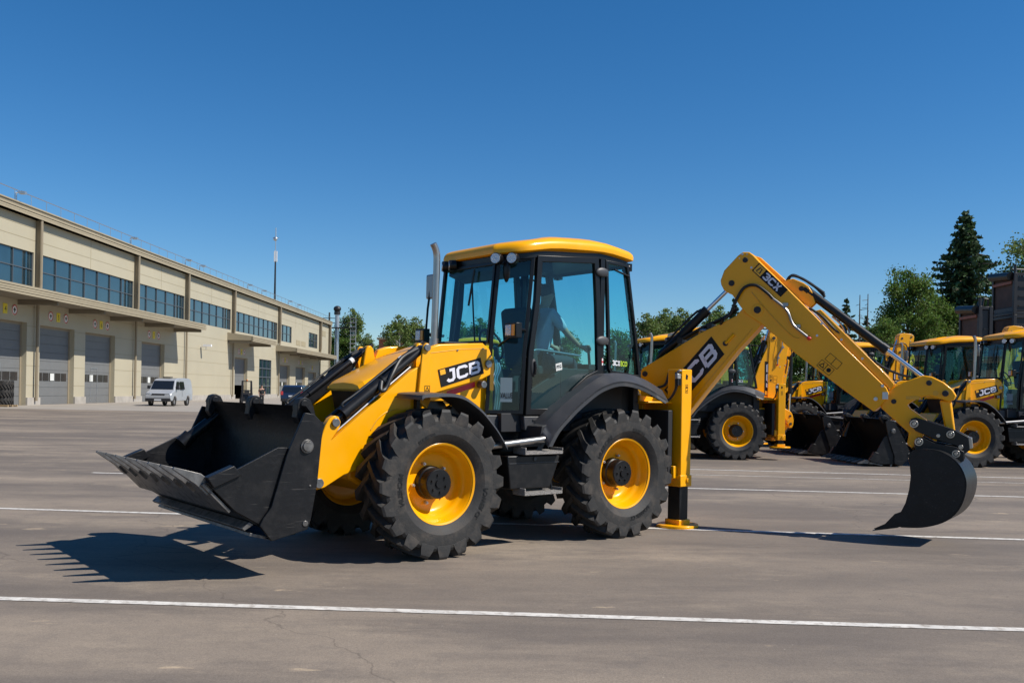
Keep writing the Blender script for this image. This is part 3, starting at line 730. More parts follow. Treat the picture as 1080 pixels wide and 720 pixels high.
    for s in (1,-1):
        q=MB(L)
        arm=[(3.535,1.18),(3.50,1.27),(3.455,1.335),(3.41,1.36),(3.365,1.35),(3.34,1.30),(3.355,1.24),(3.42,1.15),(2.60,1.78),(2.50,1.84),(2.39,1.85),(2.37,1.62),(2.42,1.46),(2.56,1.30),(2.98,.93),(3.10,.86),(3.30,.80),(3.50,.69),(3.60,.67),(3.635,.73)]
        q.prism(arm,s*.56,s*.64)
        a=P(q,'loader_arm','yellow',bv=.008)
        q=MB(L); pts=[(2.98,1.30),(2.90,1.38),(2.80,1.44),(2.70,1.46)]
        q.tube([(3.02,s*.641,1.22),(2.94,s*.641,1.33),(2.83,s*.641,1.40),(2.72,s*.641,1.42)],.006,6); P(q,'arm_seam','yellow_worn',a,0)
        q=MB(L); pin(q,3.40,1.295,s*.64,.040,.025); pin(q,3.56,.735,s*.64,.045,.02); P(q,'pivot_pin','pinsteel',a,.003)
        q=MB(L); q.tube([(3.04,s*.642,1.16),(3.01,s*.66,1.155),(2.92,s*.66,1.165)],.007,6); P(q,'wire_clip','hose',a,0)
        q=MB(L); q.tube([(3.40,s*.60,1.185),(2.98,s*.60,1.515),(2.56,s*.60,1.84)],.010,8,2); P(q,'arm_pipe','steel',a,0)
        q=MB(L); q.prism([(3.38,1.20),(2.60,1.81),(2.52,1.93),(2.60,1.95),(3.30,1.36)],s*.50,s*.54); P(q,'arm_inner_plate','black',a,0)
        p0=tf(L,3.405,s*.60,1.295); p1=(2.43,s*.60,2.02)
        d=(Vector(p1)-p0)
        q=MB(); q.cyl(p0+d*.0,p0+d*.12,.028,12); q.cyl(p0+d*.10,p0+d*.55,.056,20); q.cyl(p0+d*.10,p0+d*.14,.064,20); q.cyl(p0+d*.55,p1,.040,16); q.cyl(p0+d*.535,p0+d*.56,.062,20)
        o=P(q,'lift_cylinder','black',bv=0)
        u=Vector((.6,0,.8))
        q=MB(); q.tube([p0+d*.14+u*.06,p0+d*.16+u*.085,p0+d*.3+u*.075,p0+d*.7+u*.07,p0+d*.97+u*.05],.012,8)
        q.tube([p0+d*.50+Vector((0,s*.05,.03)),p0+d*.47+Vector((0,s*.09,-.03)),p0+d*.53+Vector((0,s*.08,-.06)),p0+d*.62+Vector((0,s*.06,.02)),p0+d*.8+u*.06,p0+d*.97+u*.03],.022,10); P(q,'hydraulic_hose','hose',o,0)
        # levelling link with white bands
        q=MB(); b0=p0+Vector((.02,-s*.09,.02)); b1=Vector((2.36,s*.50,2.10)); q.cyl(b0,b1,.022,12); q.cyl(b0.lerp(b1,.3),b0.lerp(b1,.75),.03,12); P(q,'levelling_link','black',bv=0)
        q=MB(); dd=(b1-b0).normalized(); q.cyl(b0.lerp(b1,.75),b0.lerp(b1,.78),.033,12); P(q,'white_clamp','signw',o,0)
    q=MB(L); q.cyl((2.95,-.58,1.05),(2.95,.58,1.05),.075,20); q.box(2.85,3.0,-.58,.58,.98,1.12); P(q,'cross_tube','yellow')
    # tilt linkage behind the bucket
    Bk=(Matrix.Translation((.16,0,-.14))@rotxz((3.95,.42),R(-36))) if parked else Matrix.Identity(4)
    for s in (1,-1):
        q=MB(); a=tf(L,3.56,s*.50,.735); b_=tf(Bk,3.81,s*.50,.62); c_=tf(Bk,3.775,s*.50,1.25); e_=tf(L,3.40,s*.50,1.25)
        q.cyl(a,b_,.05,12); q.cyl(e_,c_,.045,12); q.cyl(tf(L,3.40,s*.50,1.25),tf(L,3.40,s*.62,1.25),.03,10); P(q,'tilt_link','black')
    # ---- loader bucket (clamshell)
    q=MB(Bk)
    back=[(3.945,1.455),(3.90,1.40),(3.845,1.28),(3.84,1.15),(3.87,.85),(3.91,.58),(3.955,.43),(4.05,.37),(4.28,.345)]
    n=len(back); A=[(x,1.17,z) for x,z in back]; B=[(x,-1.17,z) for x,z in back]
    q.loft(A,B,(.018,0,.006))
    bk=P(q,'loader_bucket','bucket',bv=0)
    for s in (1,-1):
        q=MB(Bk); q.prism([(3.985,1.405),(3.90,1.39),(3.805,1.30),(3.825,1.18),(3.86,.80),(3.915,.49),(3.945,.41),(4.27,.335),(4.375,.47),(4.345,.53),(4.275,.62),(4.145,1.05),(4.115,1.12)],s*1.175,s*1.205); pl=P(q,'bucket_side_plate','bucket',bk,.005)
        q=MB(Bk); pin(q,3.965,1.118,s*1.205,.045,.03); pin(q,3.965,1.118,s*1.205,.060,.012); pin(q,3.97,.462,s*1.205,.026,.01); pin(q,3.93,.36+.42,s*1.205,.010,.006); P(q,'bucket_bolt','wornsteel',pl,.004)
        # clam side
        q=MB(Bk); q.prism([(3.96,.98),(4.05,1.06),(4.13,1.11),(4.21,1.112),(4.58,.935),(4.80,.852),(4.815,.842),(4.575,.60),(4.37,.48),(4.30,.44),(3.97,.46)],s*1.145,s*1.170); cs=P(q,'clam_side','bucket',bk,.004)
        q=MB(Bk); q.prism([(4.535,.895),(4.60,.975),(4.82,.885),(4.765,.80)],s*1.10,s*1.20); P(q,'wear_block','bucket',cs,.006)
        q=MB(Bk); dz=0 if s<0 else -.16; q.cyl((4.18,s*1.07,1.07+dz),(3.97,s*1.04,1.24+dz),.055,18); q.cyl((4.24,s*1.07,1.02+dz),(4.15,s*1.07,1.10+dz),.075,18); q.cyl((3.97,s*1.04,1.24+dz),(3.86,s*1.03,1.33+dz),.03,12); P(q,'clam_cylinder','black',bk,0)
    q=MB(Bk); fl=[(4.29,.43),(4.375,.465),(4.575,.595),(4.68,.70),(4.81,.842)]
    q.loft([(x,1.15,z) for x,z in fl],[(x,-1.15,z) for x,z in fl],(-.02,0,.025)); P(q,'clam_floor','bucket',bk,0)
    q=MB(Bk); q.loft([(4.60,1.15,.603),(4.83,1.15,.842)],[(4.60,-1.15,.603),(4.83,-1.15,.842)],(.02,0,-.018)); P(q,'cutting_edge','wornsteel',bk,.003)
    q=MB(Bk); q.prism([(4.40,.475),(4.48,.43),(4.50,.45),(4.44,.50)],-1.14,1.14); q.prism([(4.25,.335),(4.44,.385),(4.43,.41),(4.25,.36)],-1.14,1.14); P(q,'rear_scraper_blade','wornsteel',bk,.003)
    for k in range(8):
        y=-1.08+k*2.16/7; q=MB(Bk)
        q.add([(4.79,y-.050,.735),(4.79,y+.050,.735),(4.71,y-.050,.81),(4.71,y+.050,.81),(4.885,y-.038,.83),(4.885,y+.038,.83),(4.845,y-.038,.915),(4.845,y+.038,.915),(5.06,y-.016,.955),(5.06,y+.016,.955),(5.05,y-.016,.972),(5.05,y+.016,.972)],
            [(0,1,3,2),(0,4,5,1),(2,3,7,6),(0,2,6,4),(1,5,7,3),(4,8,9,5),(6,7,11,10),(4,6,10,8),(5,9,11,7),(8,10,11,9)])
        P(q,'bucket_tooth','wornsteel',bk,.003)
    for y in (-1.02,0,1.02):
        q=MB(Bk)
        q.prism([(3.80,1.30),(3.84,1.45),(3.87,1.51),(3.92,1.535),(3.97,1.52),(3.995,1.47),(3.99,1.42),(4.00,1.36),(3.965,1.30),(3.93,1.38)],y-.05,y+.05)
        q.cyl((3.93,y-.065,1.475),(3.93,y+.065,1.475),.036,16)
        hk=P(q,'bucket_lug','bucket',bk,.006)
    # ---- fenders
    arc=[(2.75,1.545),(2.72,1.575),(2.55,1.585),(2.38,1.585),(2.25,1.555),(2.13,1.49),(2.03,1.42),(1.955,1.35),(1.86,1.25),(1.79,1.16),(1.72,1.06)]
    for s in (1,-1):
        q=MB(); Pn=catmull([(x,0,z) for x,z in arc],3)
        q.loft([(p.x,s*.66,p.z+.008) for p in Pn],[(p.x,s*1.10,p.z-.004) for p in Pn],(.0,0,-.022))
        q.loft([(p.x,s*1.10,p.z-.003) for p in Pn],[(p.x-.006,s*1.105,p.z-.035) for p in Pn],(0,s*.014,0)); P(q,'front_fender','plastic' if not parked else 'plastic',bv=0)
        q=MB(); q.tube([(2.1,s*.66,1.45),(2.2,s*.6,1.38),(2.3,s*.5,1.30)],.025,8); q.tube([(1.80,s*.9,1.12),(1.75,s*.7,1.05),(1.7,s*.4,1.0)],.025,8)
        q.box(2.5,2.54,s*.50,s*.70,1.40,1.57); P(q,'fender_bracket','black',bv=0)
        # rear fender
        out=[(1.19,1.05),(1.08,1.215),(.92,1.36),(.76,1.485),(.51,1.640),(.33,1.71),(.156,1.745),(-.02,1.74),(-.21,1.70),(-.40,1.635),(-.63,1.535)]
        inn=[(1.12,1.22),(1.0,1.34),(.83,1.455),(.66,1.55),(.48,1.655),(.32,1.765),(.15,1.825),(-.05,1.84),(-.28,1.835),(-.50,1.79),(-.78,1.68)]
        O_=catmull([(x,s*1.13,z) for x,z in out],3); I_=catmull([(x,s*.70,z) for x,z in inn],3)
        Md=[(a+b_)/2+Vector((0,s*.05,.05)) for a,b_ in zip(O_,I_)]
        q=MB(); q.loft(I_,Md,(0,0,-.02)); q.loft(Md,O_,(0,0,-.02))
        cen=Vector((.25,0,.9))
        lip=[p+((Vector((cen.x,p.y,cen.z))-p).normalized()*.055) for p in O_]
        q.loft(O_,lip,(0,-s*.02,0)); P(q,'rear_fender','plastic',bv=0,sharp=50)
        q=MB(); q.prism([(1.15,1.25),(1.19,1.05),(1.30,.90),(1.22,.90),(1.05,1.15),(.9,1.32)],s*.60,s*.98); q.prism([(.85,1.3),(.45,1.62),(-.3,1.78),(-.7,1.65),(-.7,1.2),(.5,1.2)],s*.56,s*.60); P(q,'wheel_arch','dash')
    # ---- tank, steps, rails
    for s in (1,-1):
        q=MB(); q.prism([(1.64,.955),(.93,.945),(.95,.87),(1.06,.61),(1.60,.61)],s*.66,s*1.02); tk=P(q,'side_tank','black',bv=.012)
        q=MB(); q.cyl((1.28,s*1.02,.915),(1.28,s*1.032,.915),.02,12); q.box(.945,1.62,s*1.02,s*1.026,.872,.88); P(q,'tank_trim','plastic',tk,0)
        for z in (.965,.545):
            q=MB(); q.box(.955,1.47,s*.90,s*1.10,z,z+.035); q.box(.955,.965,s*.90,s*1.10,z+.035,z+.065); q.box(1.455,1.47,s*.90,s*1.10,z+.035,z+.075); P(q,'step','grate',bv=.004)
        q=MB(); q.tube([(1.40,s*.98,.70),(1.40,s*1.0,.57)],.012,6,1); q.tube([(1.02,s*.98,.70),(1.02,s*1.0,.57)],.012,6,1); q.box(.98,1.44,s*.86,s*.9,.55,.70); P(q,'step_hanger','black',tk,0)
        q=MB(); q.cyl((1.86,s*1.02,1.06),(1.14,s*1.02,1.12),.034,16); P(q,'side_rail','pipe',bv=0)
        q=MB(); q.box(1.15,1.65,s*.60,s*.98,1.04,1.09); P(q,'top_deck','dash')
    # ---- cab body
    q=MB(); q.box(-.45,1.45,-.66,.66,1.18,1.38); q.prism([(1.52,1.36),(1.52,1.1),(1.30,1.02),(.6,1.02),(.6,1.36)],-.5,.5); P(q,'cab_floor','dash')
    for s in (1,-1):
        q=MB(); q.prism([(1.20,1.35),(1.19,1.20),(1.10,1.185),(.75,1.20),(.70,1.24),(.66,1.35)],s*.66,s*.735); q.prism([(1.62,1.36),(1.52,1.18),(1.19,1.20),(1.20,1.355)],s*.48,s*.60); P(q,'cab_sill','plastic',bv=.01)
        q=MB(); q.box(.80,1.08,s*.735,s*.745,1.30,1.315); P(q,'sill_slot','dash',bv=0)
        Y=s*.72
        door=[(1.048,Y,3.09),(1.075,Y,2.6),(1.155,Y,2.04),(1.185,Y,1.36),(.70,Y,1.365),(.60,Y,1.45),(.46,Y,1.61),(.27,Y,1.745),(.06,Y,1.825),(.10,Y,2.6),(.145,Y,3.155)]
        fr,pane,nr=framed(door,.070,.05); d=P(fr,'cab_door','frame',bv=.006)
        q=MB(); q.add(pane,[tuple(range(len(pane)))]); P(q,'door_glass','doorglass',d,0,sharp=0)
        q=MB(); q.add([(1.12,s*.738,1.86),(1.11,s*.738,1.96)],[]); 
        for k in range(1): pass
        q=MB(); q.ell((1.085,s*.742,1.87),.045,.02,.10,16,10); hnd=P(q,'door_handle','dash',d,0)
        q=MB(); q.tube([(1.085,s*.765,1.94),(1.08,s*.775,1.87),(1.085,s*.765,1.80)],.010,8); P(q,'handle_grip','frame',d,0)
        q=MB(); q.tube([(1.16,s*.70,1.98),(1.05,s*.69,2.06),(.9,s*.68,2.07),(.5,s*.68,2.04),(.35,s*.68,2.03)],.013,8);
        P(q,'grab_rail','mirror',d,0)
        for z,x in ((2.99,.075),(2.21,.055)):
            q=MB(); q.ell((x+.02,s*.755,z),.10,.022,.055,18,10); q.cyl((x-.05,s*.75,z+.04),(x-.05,s*.75,z-.04),.018,10); P(q,'hinge','plastic',d,0)
        q=MB(); q.add([(x,s*.7245,z) for x,z in ((.745,1.845),(.655,1.865),(.665,1.945),(.755,1.925))],[(0,1,2,3)]); P(q,'door_sticker','paper',d,0,recalc=False)
        V=text('ГТО',.02); 
        if s>0: qm=quadmap((.735,.7265,1.865),(.670,.7265,1.880),(.675,.7265,1.925),(.742,.7265,1.910))
        else: qm=quadmap((.670,-.7265,1.880),(.735,-.7265,1.865),(.742,-.7265,1.910),(.675,-.7265,1.925))
        q=MB(); put(q,text('PTG',.03),qm,0,1,.1,.9,(0,0,0)); P(q,'sticker_print','signk',d,0,recalc=False)
        # rear quarter
        rq=[(.025,Y,3.14),(-.02,Y,2.4),(-.045,Y,1.90),(-.08,Y,1.84),(-.35,Y,1.815),(-.585,Y,1.79),(-.50,Y,2.3),(-.345,Y,3.12)]
        fr,pane,nr=framed(rq,.035,.04); d=P(fr,'rear_quarter_frame','frame',bv=.004)
        q=MB(); q.add(pane,[tuple(range(len(pane)))]); P(q,'rear_quarter_glass','cabglass',d,0,sharp=0)
        q=MB(); q.box(.03,.10,s*.69,s*.735,1.82,3.15); P(q,'door_pillar','frame')
        if s>0: qm=quadmap((-.10,.745,1.935),(-.34,.745,1.925),(-.34,.745,1.985),(-.10,.745,1.995))
        else: qm=quadmap((-.34,-.745,1.925),(-.10,-.745,1.935),(-.10,-.745,1.995),(-.34,-.745,1.985))
        q=MB(); put(q,glyphs('3CX',.24,.06,.0),qm,0,.52,0,1,(0,0,0)); P(q,'lettering','signw',d,0,recalc=False)
        q=MB(); put(q,text('ECO',.03),qm,.55,1,0,1,(0,0,0)); P(q,'eco_lettering','green',d,0,recalc=False)
        # small flag sticker on pillar
        q=MB(); q.cm=0; q.add([(x,s*.7385,z) for x,z in ((.045,1.93),(.095,1.93),(.095,2.01),(.045,2.01))],[(0,1,2,3)])
        q.cm=1; q.add([(x,s*.7395,z) for x,z in ((.045,1.96),(.095,1.96),(.095,1.98),(.045,1.98))],[(0,1,2,3)]); q.add([(x,s*.7396,z) for x,z in ((.063,1.93),(.077,1.93),(.077,2.01),(.063,2.01))],[(0,1,2,3)])
        P(q,'flag_sticker',['signw','red'],d,0,recalc=False)
        q=MB(); q.tube([(-.36,s*.74,2.70),(-.36,s*.77,2.66),(-.40,s*.77,2.50),(-.42,s*.74,2.47)],.009,8); q.tube([(-.11,s*.74,3.04),(-.34,s*.75,2.98)],.012,8,1); P(q,'window_latch','frame',d,0)
        # front quarter glass
        fq=[(1.065,s*.715,3.085),(1.17,s*.715,2.04),(1.20,s*.715,1.37),(1.545,s*.49,1.37),(1.50,s*.49,2.14),(1.415,s*.49,3.01)]
        fr,pane,nr=framed(fq,.042,.04); d=P(fr,'front_quarter_frame','frame',bv=.004)
        q=MB(); q.add(pane,[tuple(range(len(pane)))]); P(q,'front_quarter_glass','cabglass',d,0,sharp=0)
        a0=Vector((1.21,s*.712,0)); a1=Vector((1.545,s*.492,0)); o_=Vector((.55,s*.83,0))*.03
        f_=lambda t,z: a0.lerp(a1,t)+Vector((0,0,z))+o_
        q=MB(); q.add([f_(.28,1.50),f_(.60,1.50),f_(.60,1.76),f_(.28,1.76)],[(0,1,2,3)]); P(q,'instruction_sheet','sheet',d,0,recalc=False)
        q=MB(); q.add([f_(.78,1.62)-o_*.2,f_(.88,1.62)-o_*.2,f_(.88,1.95)-o_*.2,f_(.78,1.95)-o_*.2],[(0,1,2,3)]); P(q,'yellow_notice','dimamber',d,0,recalc=False)
        qm=quadmap(*( (f_(.62,1.54),f_(.25,1.54),f_(.25,1.60),f_(.62,1.60)) if s>0 else (f_(.25,1.54),f_(.62,1.54),f_(.62,1.60),f_(.25,1.60)))); q=MB(); put(q,text('VALUE',.02),qm,.05,.95,0,1,o_*.12); P(q,'sheet_print','signk',d,0,recalc=False)
    ws=[(1.415,.49,3.01),(1.415,-.49,3.01),(1.50,-.49,2.12),(1.50,.49,2.12)]
    fr,pane,nr=framed(ws,.035,.04); d=P(fr,'windscreen_frame','frame',bv=.004); q=MB(); q.add(pane,[(0,1,2,3)]); P(q,'windscreen','cabglass',d,0,sharp=0)
    q=MB(); q.tube([(1.515,.25,2.14),(1.49,.18,2.45),(1.47,.12,2.80)],.009,6); q.tube([(1.50,.10,2.55),(1.455,.14,2.95)],.012,6,1); P(q,'wiper','frame',d,0)
    rs=[(-.345,.69,3.12),(-.345,-.69,3.12),(-.60,-.69,1.78),(-.60,.69,1.78)]
    fr,pane,nr=framed(rs,.045,.04); d=P(fr,'rear_screen_frame','frame',bv=.004); q=MB(); q.add(pane,[(0,1,2,3)]); P(q,'rear_screen','cabglass',d,0,sharp=0)
    # roof: lofted plan rings
    def ring(ins,z0,dz):
        pts=[(1.45,.44),(1.43,.50),(1.24,.735),(.9,.775),(.1,.775),(-.36,.76),(-.42,.70)]
        pts=[(p.x,p.y) for p in catmull([(x,y,0) for x,y in pts],4)]
        full=pts+[(x,-y) for x,y in reversed(pts)]
        out=[]
        for x,y in full:
            f=1-ins; xx=.6+(x-.6)*f; yy=y*f
            ze=3.075+ (1.63-x)*.085 if x>.3 else 3.19-(.3-x)*.03
            ze=z0 + (3.07+.10*min(1,(1.63-x)/.8)+.05*min(1,max(0,(1.2-x)/1.0)))
            if x<0: ze-= .05*min(1,(-x)/.42)
            out.append((xx,yy,ze+dz))
        return out
    q=MB(); rings=[ring(.03,0,-.012),ring(0,0,0),ring(-.004,0,.035),ring(.006,0,.068),ring(.03,0,.095),ring(.08,0,.118),ring(.18,0,.142),ring(.35,0,.162),ring(.65,0,.178)]
    n=len(rings[0]); vs=[p for r_ in rings for p in r_]; fs=[]
    for i in range(len(rings)-1):
        for k in range(n): fs.append((i*n+k,i*n+(k+1)%n,(i+1)*n+(k+1)%n,(i+1)*n+k))
    fs+=[tuple(range(n)),tuple(range((len(rings)-1)*n,len(rings)*n))]
    q.add(vs,fs); rf=P(q,'cab_roof','yellow',bv=0,sharp=50)
    q=MB(); q.add([(x,y,z-.03) for x,y,z in ring(.05,0,-.0)],[tuple(range(n))]); q.add([(x,y,z-.055) for x,y,z in ring(.05,0,-.0)],[tuple(range(n))])
    a=[(x,y,z-.02) for x,y,z in ring(.05,0,0)]; b_=[(x,y,z-.075) for x,y,z in ring(.05,0,0)]
    q=MB(); q.add(a+b_,[tuple(range(n)),tuple(range(n,2*n))]+[(i,(i+1)%n,n+(i+1)%n,n+i) for i in range(n)]); P(q,'roof_frame','frame',rf,0)
    for (x,y) in ((1.335,.675),(1.445,.535),(1.45,-.27),(1.45,-.41)):
        q=MB(); dx,dy=(.85,.5*(1 if y>0 else -1)); dl=math.hypot(dx,dy); dx/=dl;dy/=dl
        q.cyl((x-dx*.03,y-dy*.03,3.035),(x+dx*.05,y+dy*.05,3.03),.062,20); l_=P(q,'work_lamp','frame',rf,.004)
        q=MB(); q.cyl((x+dx*.05,y+dy*.05,3.03),(x+dx*.06,y+dy*.06,3.03),.053,20); P(q,'lamp_lens','lens',l_,0)
    for y in (.62,-.62):
        q=MB(); q.ell((-.43,y,3.10),.05,.06,.05); q.box(-.47,-.40,y-.05,y+.05,3.06,3.15); P(q,'rear_work_lamp','frame',rf,0)
    if parked:
        q=MB(); q.cyl((-.1,-.45,3.32),(-.1,-.45,3.40),.06,14,.045); P(q,'beacon','orange',rf,0)
    q=MB(); q.prism([(1.38,3.04),(1.38,2.93),(1.15,2.86),(.6,2.98),(.6,3.10)],-.46,.46); P(q,'headliner','dash',rf,0)
    # interior
    q=MB(); q.prism([(.62,1.80),(.16,1.80),(.14,1.88),(.22,1.92),(.60,1.92)],-.25,.25); q.prism([(.60,1.86),(.72,1.92),(.80,2.55),(.72,2.60),(.66,2.5),(.58,1.92)],-.24,.24); q.box(.25,.55,-.2,.2,1.38,1.8); P(q,'driver_seat','seat',bv=.03)
    q=MB(); q.prism([(1.48,2.08),(1.48,1.38),(1.25,1.38),(1.22,1.75),(1.32,2.10)],-.40,.40); q.cyl((1.25,0,1.9),(1.12,0,2.12),.03,10); P(q,'dashboard','dash')
    q=MB(); t=Matrix.Translation((1.10,0,2.14))@Matrix.Rotation(R(-62),4,'Y'); q.M=t
    ring_=[(.19*math.cos(2*math.pi*k/24),.19*math.sin(2*math.pi*k/24),0) for k in range(25)]; q.tube(ring_,.014,8,1); q.tube([(-.19,0,0),(.19,0,0)],.012,6,1); P(q,'steering_wheel','dash',bv=0)
    q=MB(); q.box(-.40,-.05,-.45,-.10,1.38,1.98); q.box(-.40,-.05,.10,.40,1.38,1.95); q.cyl((-.2,.25,1.95),(-.18,.25,2.12),.018,8); q.cyl((-.2,-.25,1.95),(-.18,-.25,2.12),.018,8); q.ell((-.18,.25,2.14),.03,.03,.04); q.ell((-.18,-.25,2.14),.03,.03,.04); P(q,'control_console','dash')
    for s in (1,-1):
        q=MB(); q.box(-.35,.62,s*.50,s*.66,1.38,1.88); q.prism([(.62,1.38),(1.15,1.38),(1.12,1.60),(.62,1.86)],s*.60,s*.66); P(q,'side_console','dash')
    # exhaust stack
    q=MB(); q.tube([(2.03,.02+.2,2.05),(2.02,.22,2.5),(2.01,.22,2.95),(2.02,.22,3.08),(2.06,.22,3.16)],.036,18,5); q.cyl((2.035,.22,2.08),(2.03,.22,2.16),.05,16); P(q,'exhaust_stack','stack',bv=0)
    # mirrors and lamps on stalks
    q=MB(); q.tube([(1.27,-.72,2.25),(1.32,-1.02,2.30),(1.26,-1.08,2.6),(1.22,-1.06,2.98)],.014,8,1); mr=P(q,'mirror_arm','frame',bv=0)
    q=MB(); q.box(1.20,1.25,-1.15,-.97,2.72,3.02); P(q,'mirror','mirror',mr,.02)
    q=MB(); q.tube([(1.2,.73,2.26),(1.27,.80,2.27),(1.38,.84,2.27)],.014,8,1); mr=P(q,'mirror_arm','frame',bv=0)
    q=MB(); q.ell((1.35,.58,2.92),.03,.05,.14,14,8); q.tube([(1.36,.5,3.03),(1.35,.58,3.0)],.01,6,1); P(q,'mirror','frame',mr,0)
    for s,(x,y) in ((1,(1.50,.84)),(-1,(1.56,-.80))):
        q=MB(); q.box(x-.09,x-.01,y-.095,y+.095,2.175,2.33); q.tube([(x-.05,y,2.25),(x-.15,y-s*.05,2.26),(1.25,s*.73,2.26)],.014,8,1); q.tube([(x-.05,y-s*.02,2.2),(1.42,s*.55,2.10)],.012,8,1); l_=P(q,'head_lamp','frame',bv=.018)
        q=MB(); q.box(x-.01,x+.004,y-.075,y+.02,2.195,2.31); P(q,'lamp_lens','lens',l_,.006)
        q=MB(); q.box(x-.01,x+.003,y+.03,y+.078,2.195,2.31); P(q,'indicator','ambergl',l_,.004)
    # ---- rear frame
    q=MB()
    for z0,z1 in ((.54,.68),(1.40,1.49)): q.box(-1.24,-1.08,-.715,.715,z0,z1)
    q.box(-1.22,-1.10,-.62,-.50,.68,1.40); q.box(-1.22,-1.10,.50,.62,.68,1.40); q.box(-1.2,-.6,-.80,.80,1.50,1.525); q.box(-.9,-.3,-.42,.42,.75,1.3)
    rf_=P(q,'rear_frame','yellow',bv=.01)
    q=MB(); q.box(-1.02,-.94,-.86,.86,.62,1.42); P(q,'dark_gap_fill','dash',bv=.01)  # dark box added so the gap between tyre and leg reads black
    q=MB(); q.box(-.60,-.52,-.68,.68,1.10,1.75); P(q,'cab_rear_wall','dash')
    q=MB(); q.prism([(-.6,1.60),(-1.0,1.55),(-1.02,1.50),(-.6,1.50)],-.70,.70); P(q,'rear_deck','yellow')
    # stabilisers
    up=.30 if parked else 0
    for s in (1,-1):
        ya,yb=(.72,.95) if s>0 else (-.95,-.72)
        q=MB(); q.box(-1.25,-1.07,ya,yb,.50,1.915); sb=P(q,'stabiliser_leg','yellow',bv=.010)
        q=MB(); q.box(-1.262,-1.058,ya-.012,yb+.012,.50,.64); q.cyl((-1.19,yb if s>0 else ya,.575),(-1.19,(yb if s>0 else ya)+s*.03,.575),.035,14); q.box(-1.07,-1.0,ya+.05,yb-.05,.6,.75); P(q,'leg_collar','yellow',sb,.008)
        q=MB(); q.box(-1.235,-1.085,ya+.02,yb-.02,.03+up,.56); P(q,'inner_leg','black',sb,.006)
        q=MB(); ym=(ya+yb)/2
        pts=[(-1.16+.27*math.cos(t)*(1 if abs(math.cos(t))>.1 else 1), ym+.25*math.sin(t)) for t in [2*math.pi*k/12 for k in range(12)]]
        q.slab([(x,y,.004+up) for x,y in pts],(0,0,.035)); q.box(-1.26,-1.06,ya+.0,yb-.0,.035+up,.10+up); P(q,'foot_plate','yellow',sb,.008)
        q=MB()
        for k in (0,1): q.tube([(-1.02-.03*k,s*.90,1.88),(-1.02-.03*k,s*.90,1.78),(-1.03,s*.88,1.66),(-1.0,s*.80,1.54),(-.9,s*.7,1.50)],.015,8); q.cyl((-1.03-.04*k,s*.92,1.72),(-1.03-.04*k,s*.92,1.86),.018,8)
        P(q,'hydraulic_hose','hose',sb,0)
        q=MB(); q.tube([(-1.045,s*.90,1.88),(-1.045,s*.93,1.90),(-1.08,s*.93,1.895)],.014,8,1); q.box(-1.06,-1.0,s*.90,s*.94,1.80,1.86); P(q,'hose_coupling','steel',sb,.003)
        y=s*.953 
        q=MB()
        V,F=stroke([(-1.135,1.63),(-1.175,1.63),(-1.175,1.73),(-1.135,1.73)],.004,True); q.add([(v.x,y,v.y) for v in V],F)
        V,F=stroke([(-1.142,1.69),(-1.168,1.69),(-1.155,1.715)],.006,True); q.add([(v.x,y,v.y) for v in V],F)
        V,F=stroke([(-1.145,1.645),(-1.165,1.665)],.012); q.add([(v.x,y,v.y) for v in V],F)
        q.add([(x,y,z) for x,z in ((-1.135,1.80),(-1.165,1.79),(-1.175,1.84),(-1.14,1.86))],[(0,1,2,3)])
        P(q,'warning_decal','signk',sb,0,recalc=False)
    # ---- backhoe on its kingpost
    if parked: S=Matrix.Translation((-1.40,.0,0))@Matrix.Rotation(R(180),4,'Z')
    else: S=Matrix.Translation((-1.411,.313,0))@Matrix.Rotation(R(114.5),4,'Z')@Matrix.Diagonal((1.013,1,1,1))
    Bm=S@(rotxz((-.10,1.0),R(41)) if parked else Matrix.Identity(4))
    D=Bm@(rotxz((1.211,2.646),R(-93)) if parked else Matrix.Identity(4))
    K=D@(rotxz((3.0,1.22),R(-75)) if parked else Matrix.Identity(4))
    q=MB(S); q.box(-.25,.0,-.24,.24,.45,1.55); q.prism([(-.27,.72),(-.02,.70),(.12,.85),(.12,1.15),(-.02,1.2),(-.27,1.2)],-.18,.18); q.box(-.30,-.10,-.42,.42,.55,.75); q.box(-.30,-.10,-.42,.42,1.30,1.50); P(q,'kingpost','yellow',bv=.015)
    q=MB(S)
    for k in range(4): q.tube([(-.20,.16-.1*k,1.2),(-.05,.2-.13*k,1.55+.03*k),(.10,.1-.08*k,1.75),(.12,.05-.03*k,2.1)],.016,8)
    P(q,'hydraulic_hose','hose',bv=0)
    # boom
    q=MB(Bm)
    boom=[(-.245,1.90),(-.23,1.935),(.0,2.07),(.523,2.385),(.95,2.585),(1.05,2.70),(1.15,2.76),(1.26,2.75),(1.33,2.66),(1.31,2.55),(1.245,2.455),(.968,2.15),(.427,1.44),(.10,1.02),(.02,.90),(-.10,.86),(-.20,.92),(-.235,1.05)]
    q.prism(boom,-.115,.115); bo=P(q,'boom','yellow',bv=.010)
    q=MB(Bm)
    for y in (-1,1): pin(q,-.185,1.865,y*.115,.035,.012); pin(q,.828,2.246,y*.115,.032,.012); pin(q,-.10,1.0,y*.115,.05,.02)
    P(q,'boom_pin','dash',bo,.003)
    q=MB(Bm); q.tube([(.83,-.118,2.246),(.93,-.118,2.36)],.022,8,1); q.tube([(.83,.118,2.246),(.93,.118,2.36)],.022,8,1); P(q,'boom_rib','yellow',bo,0)
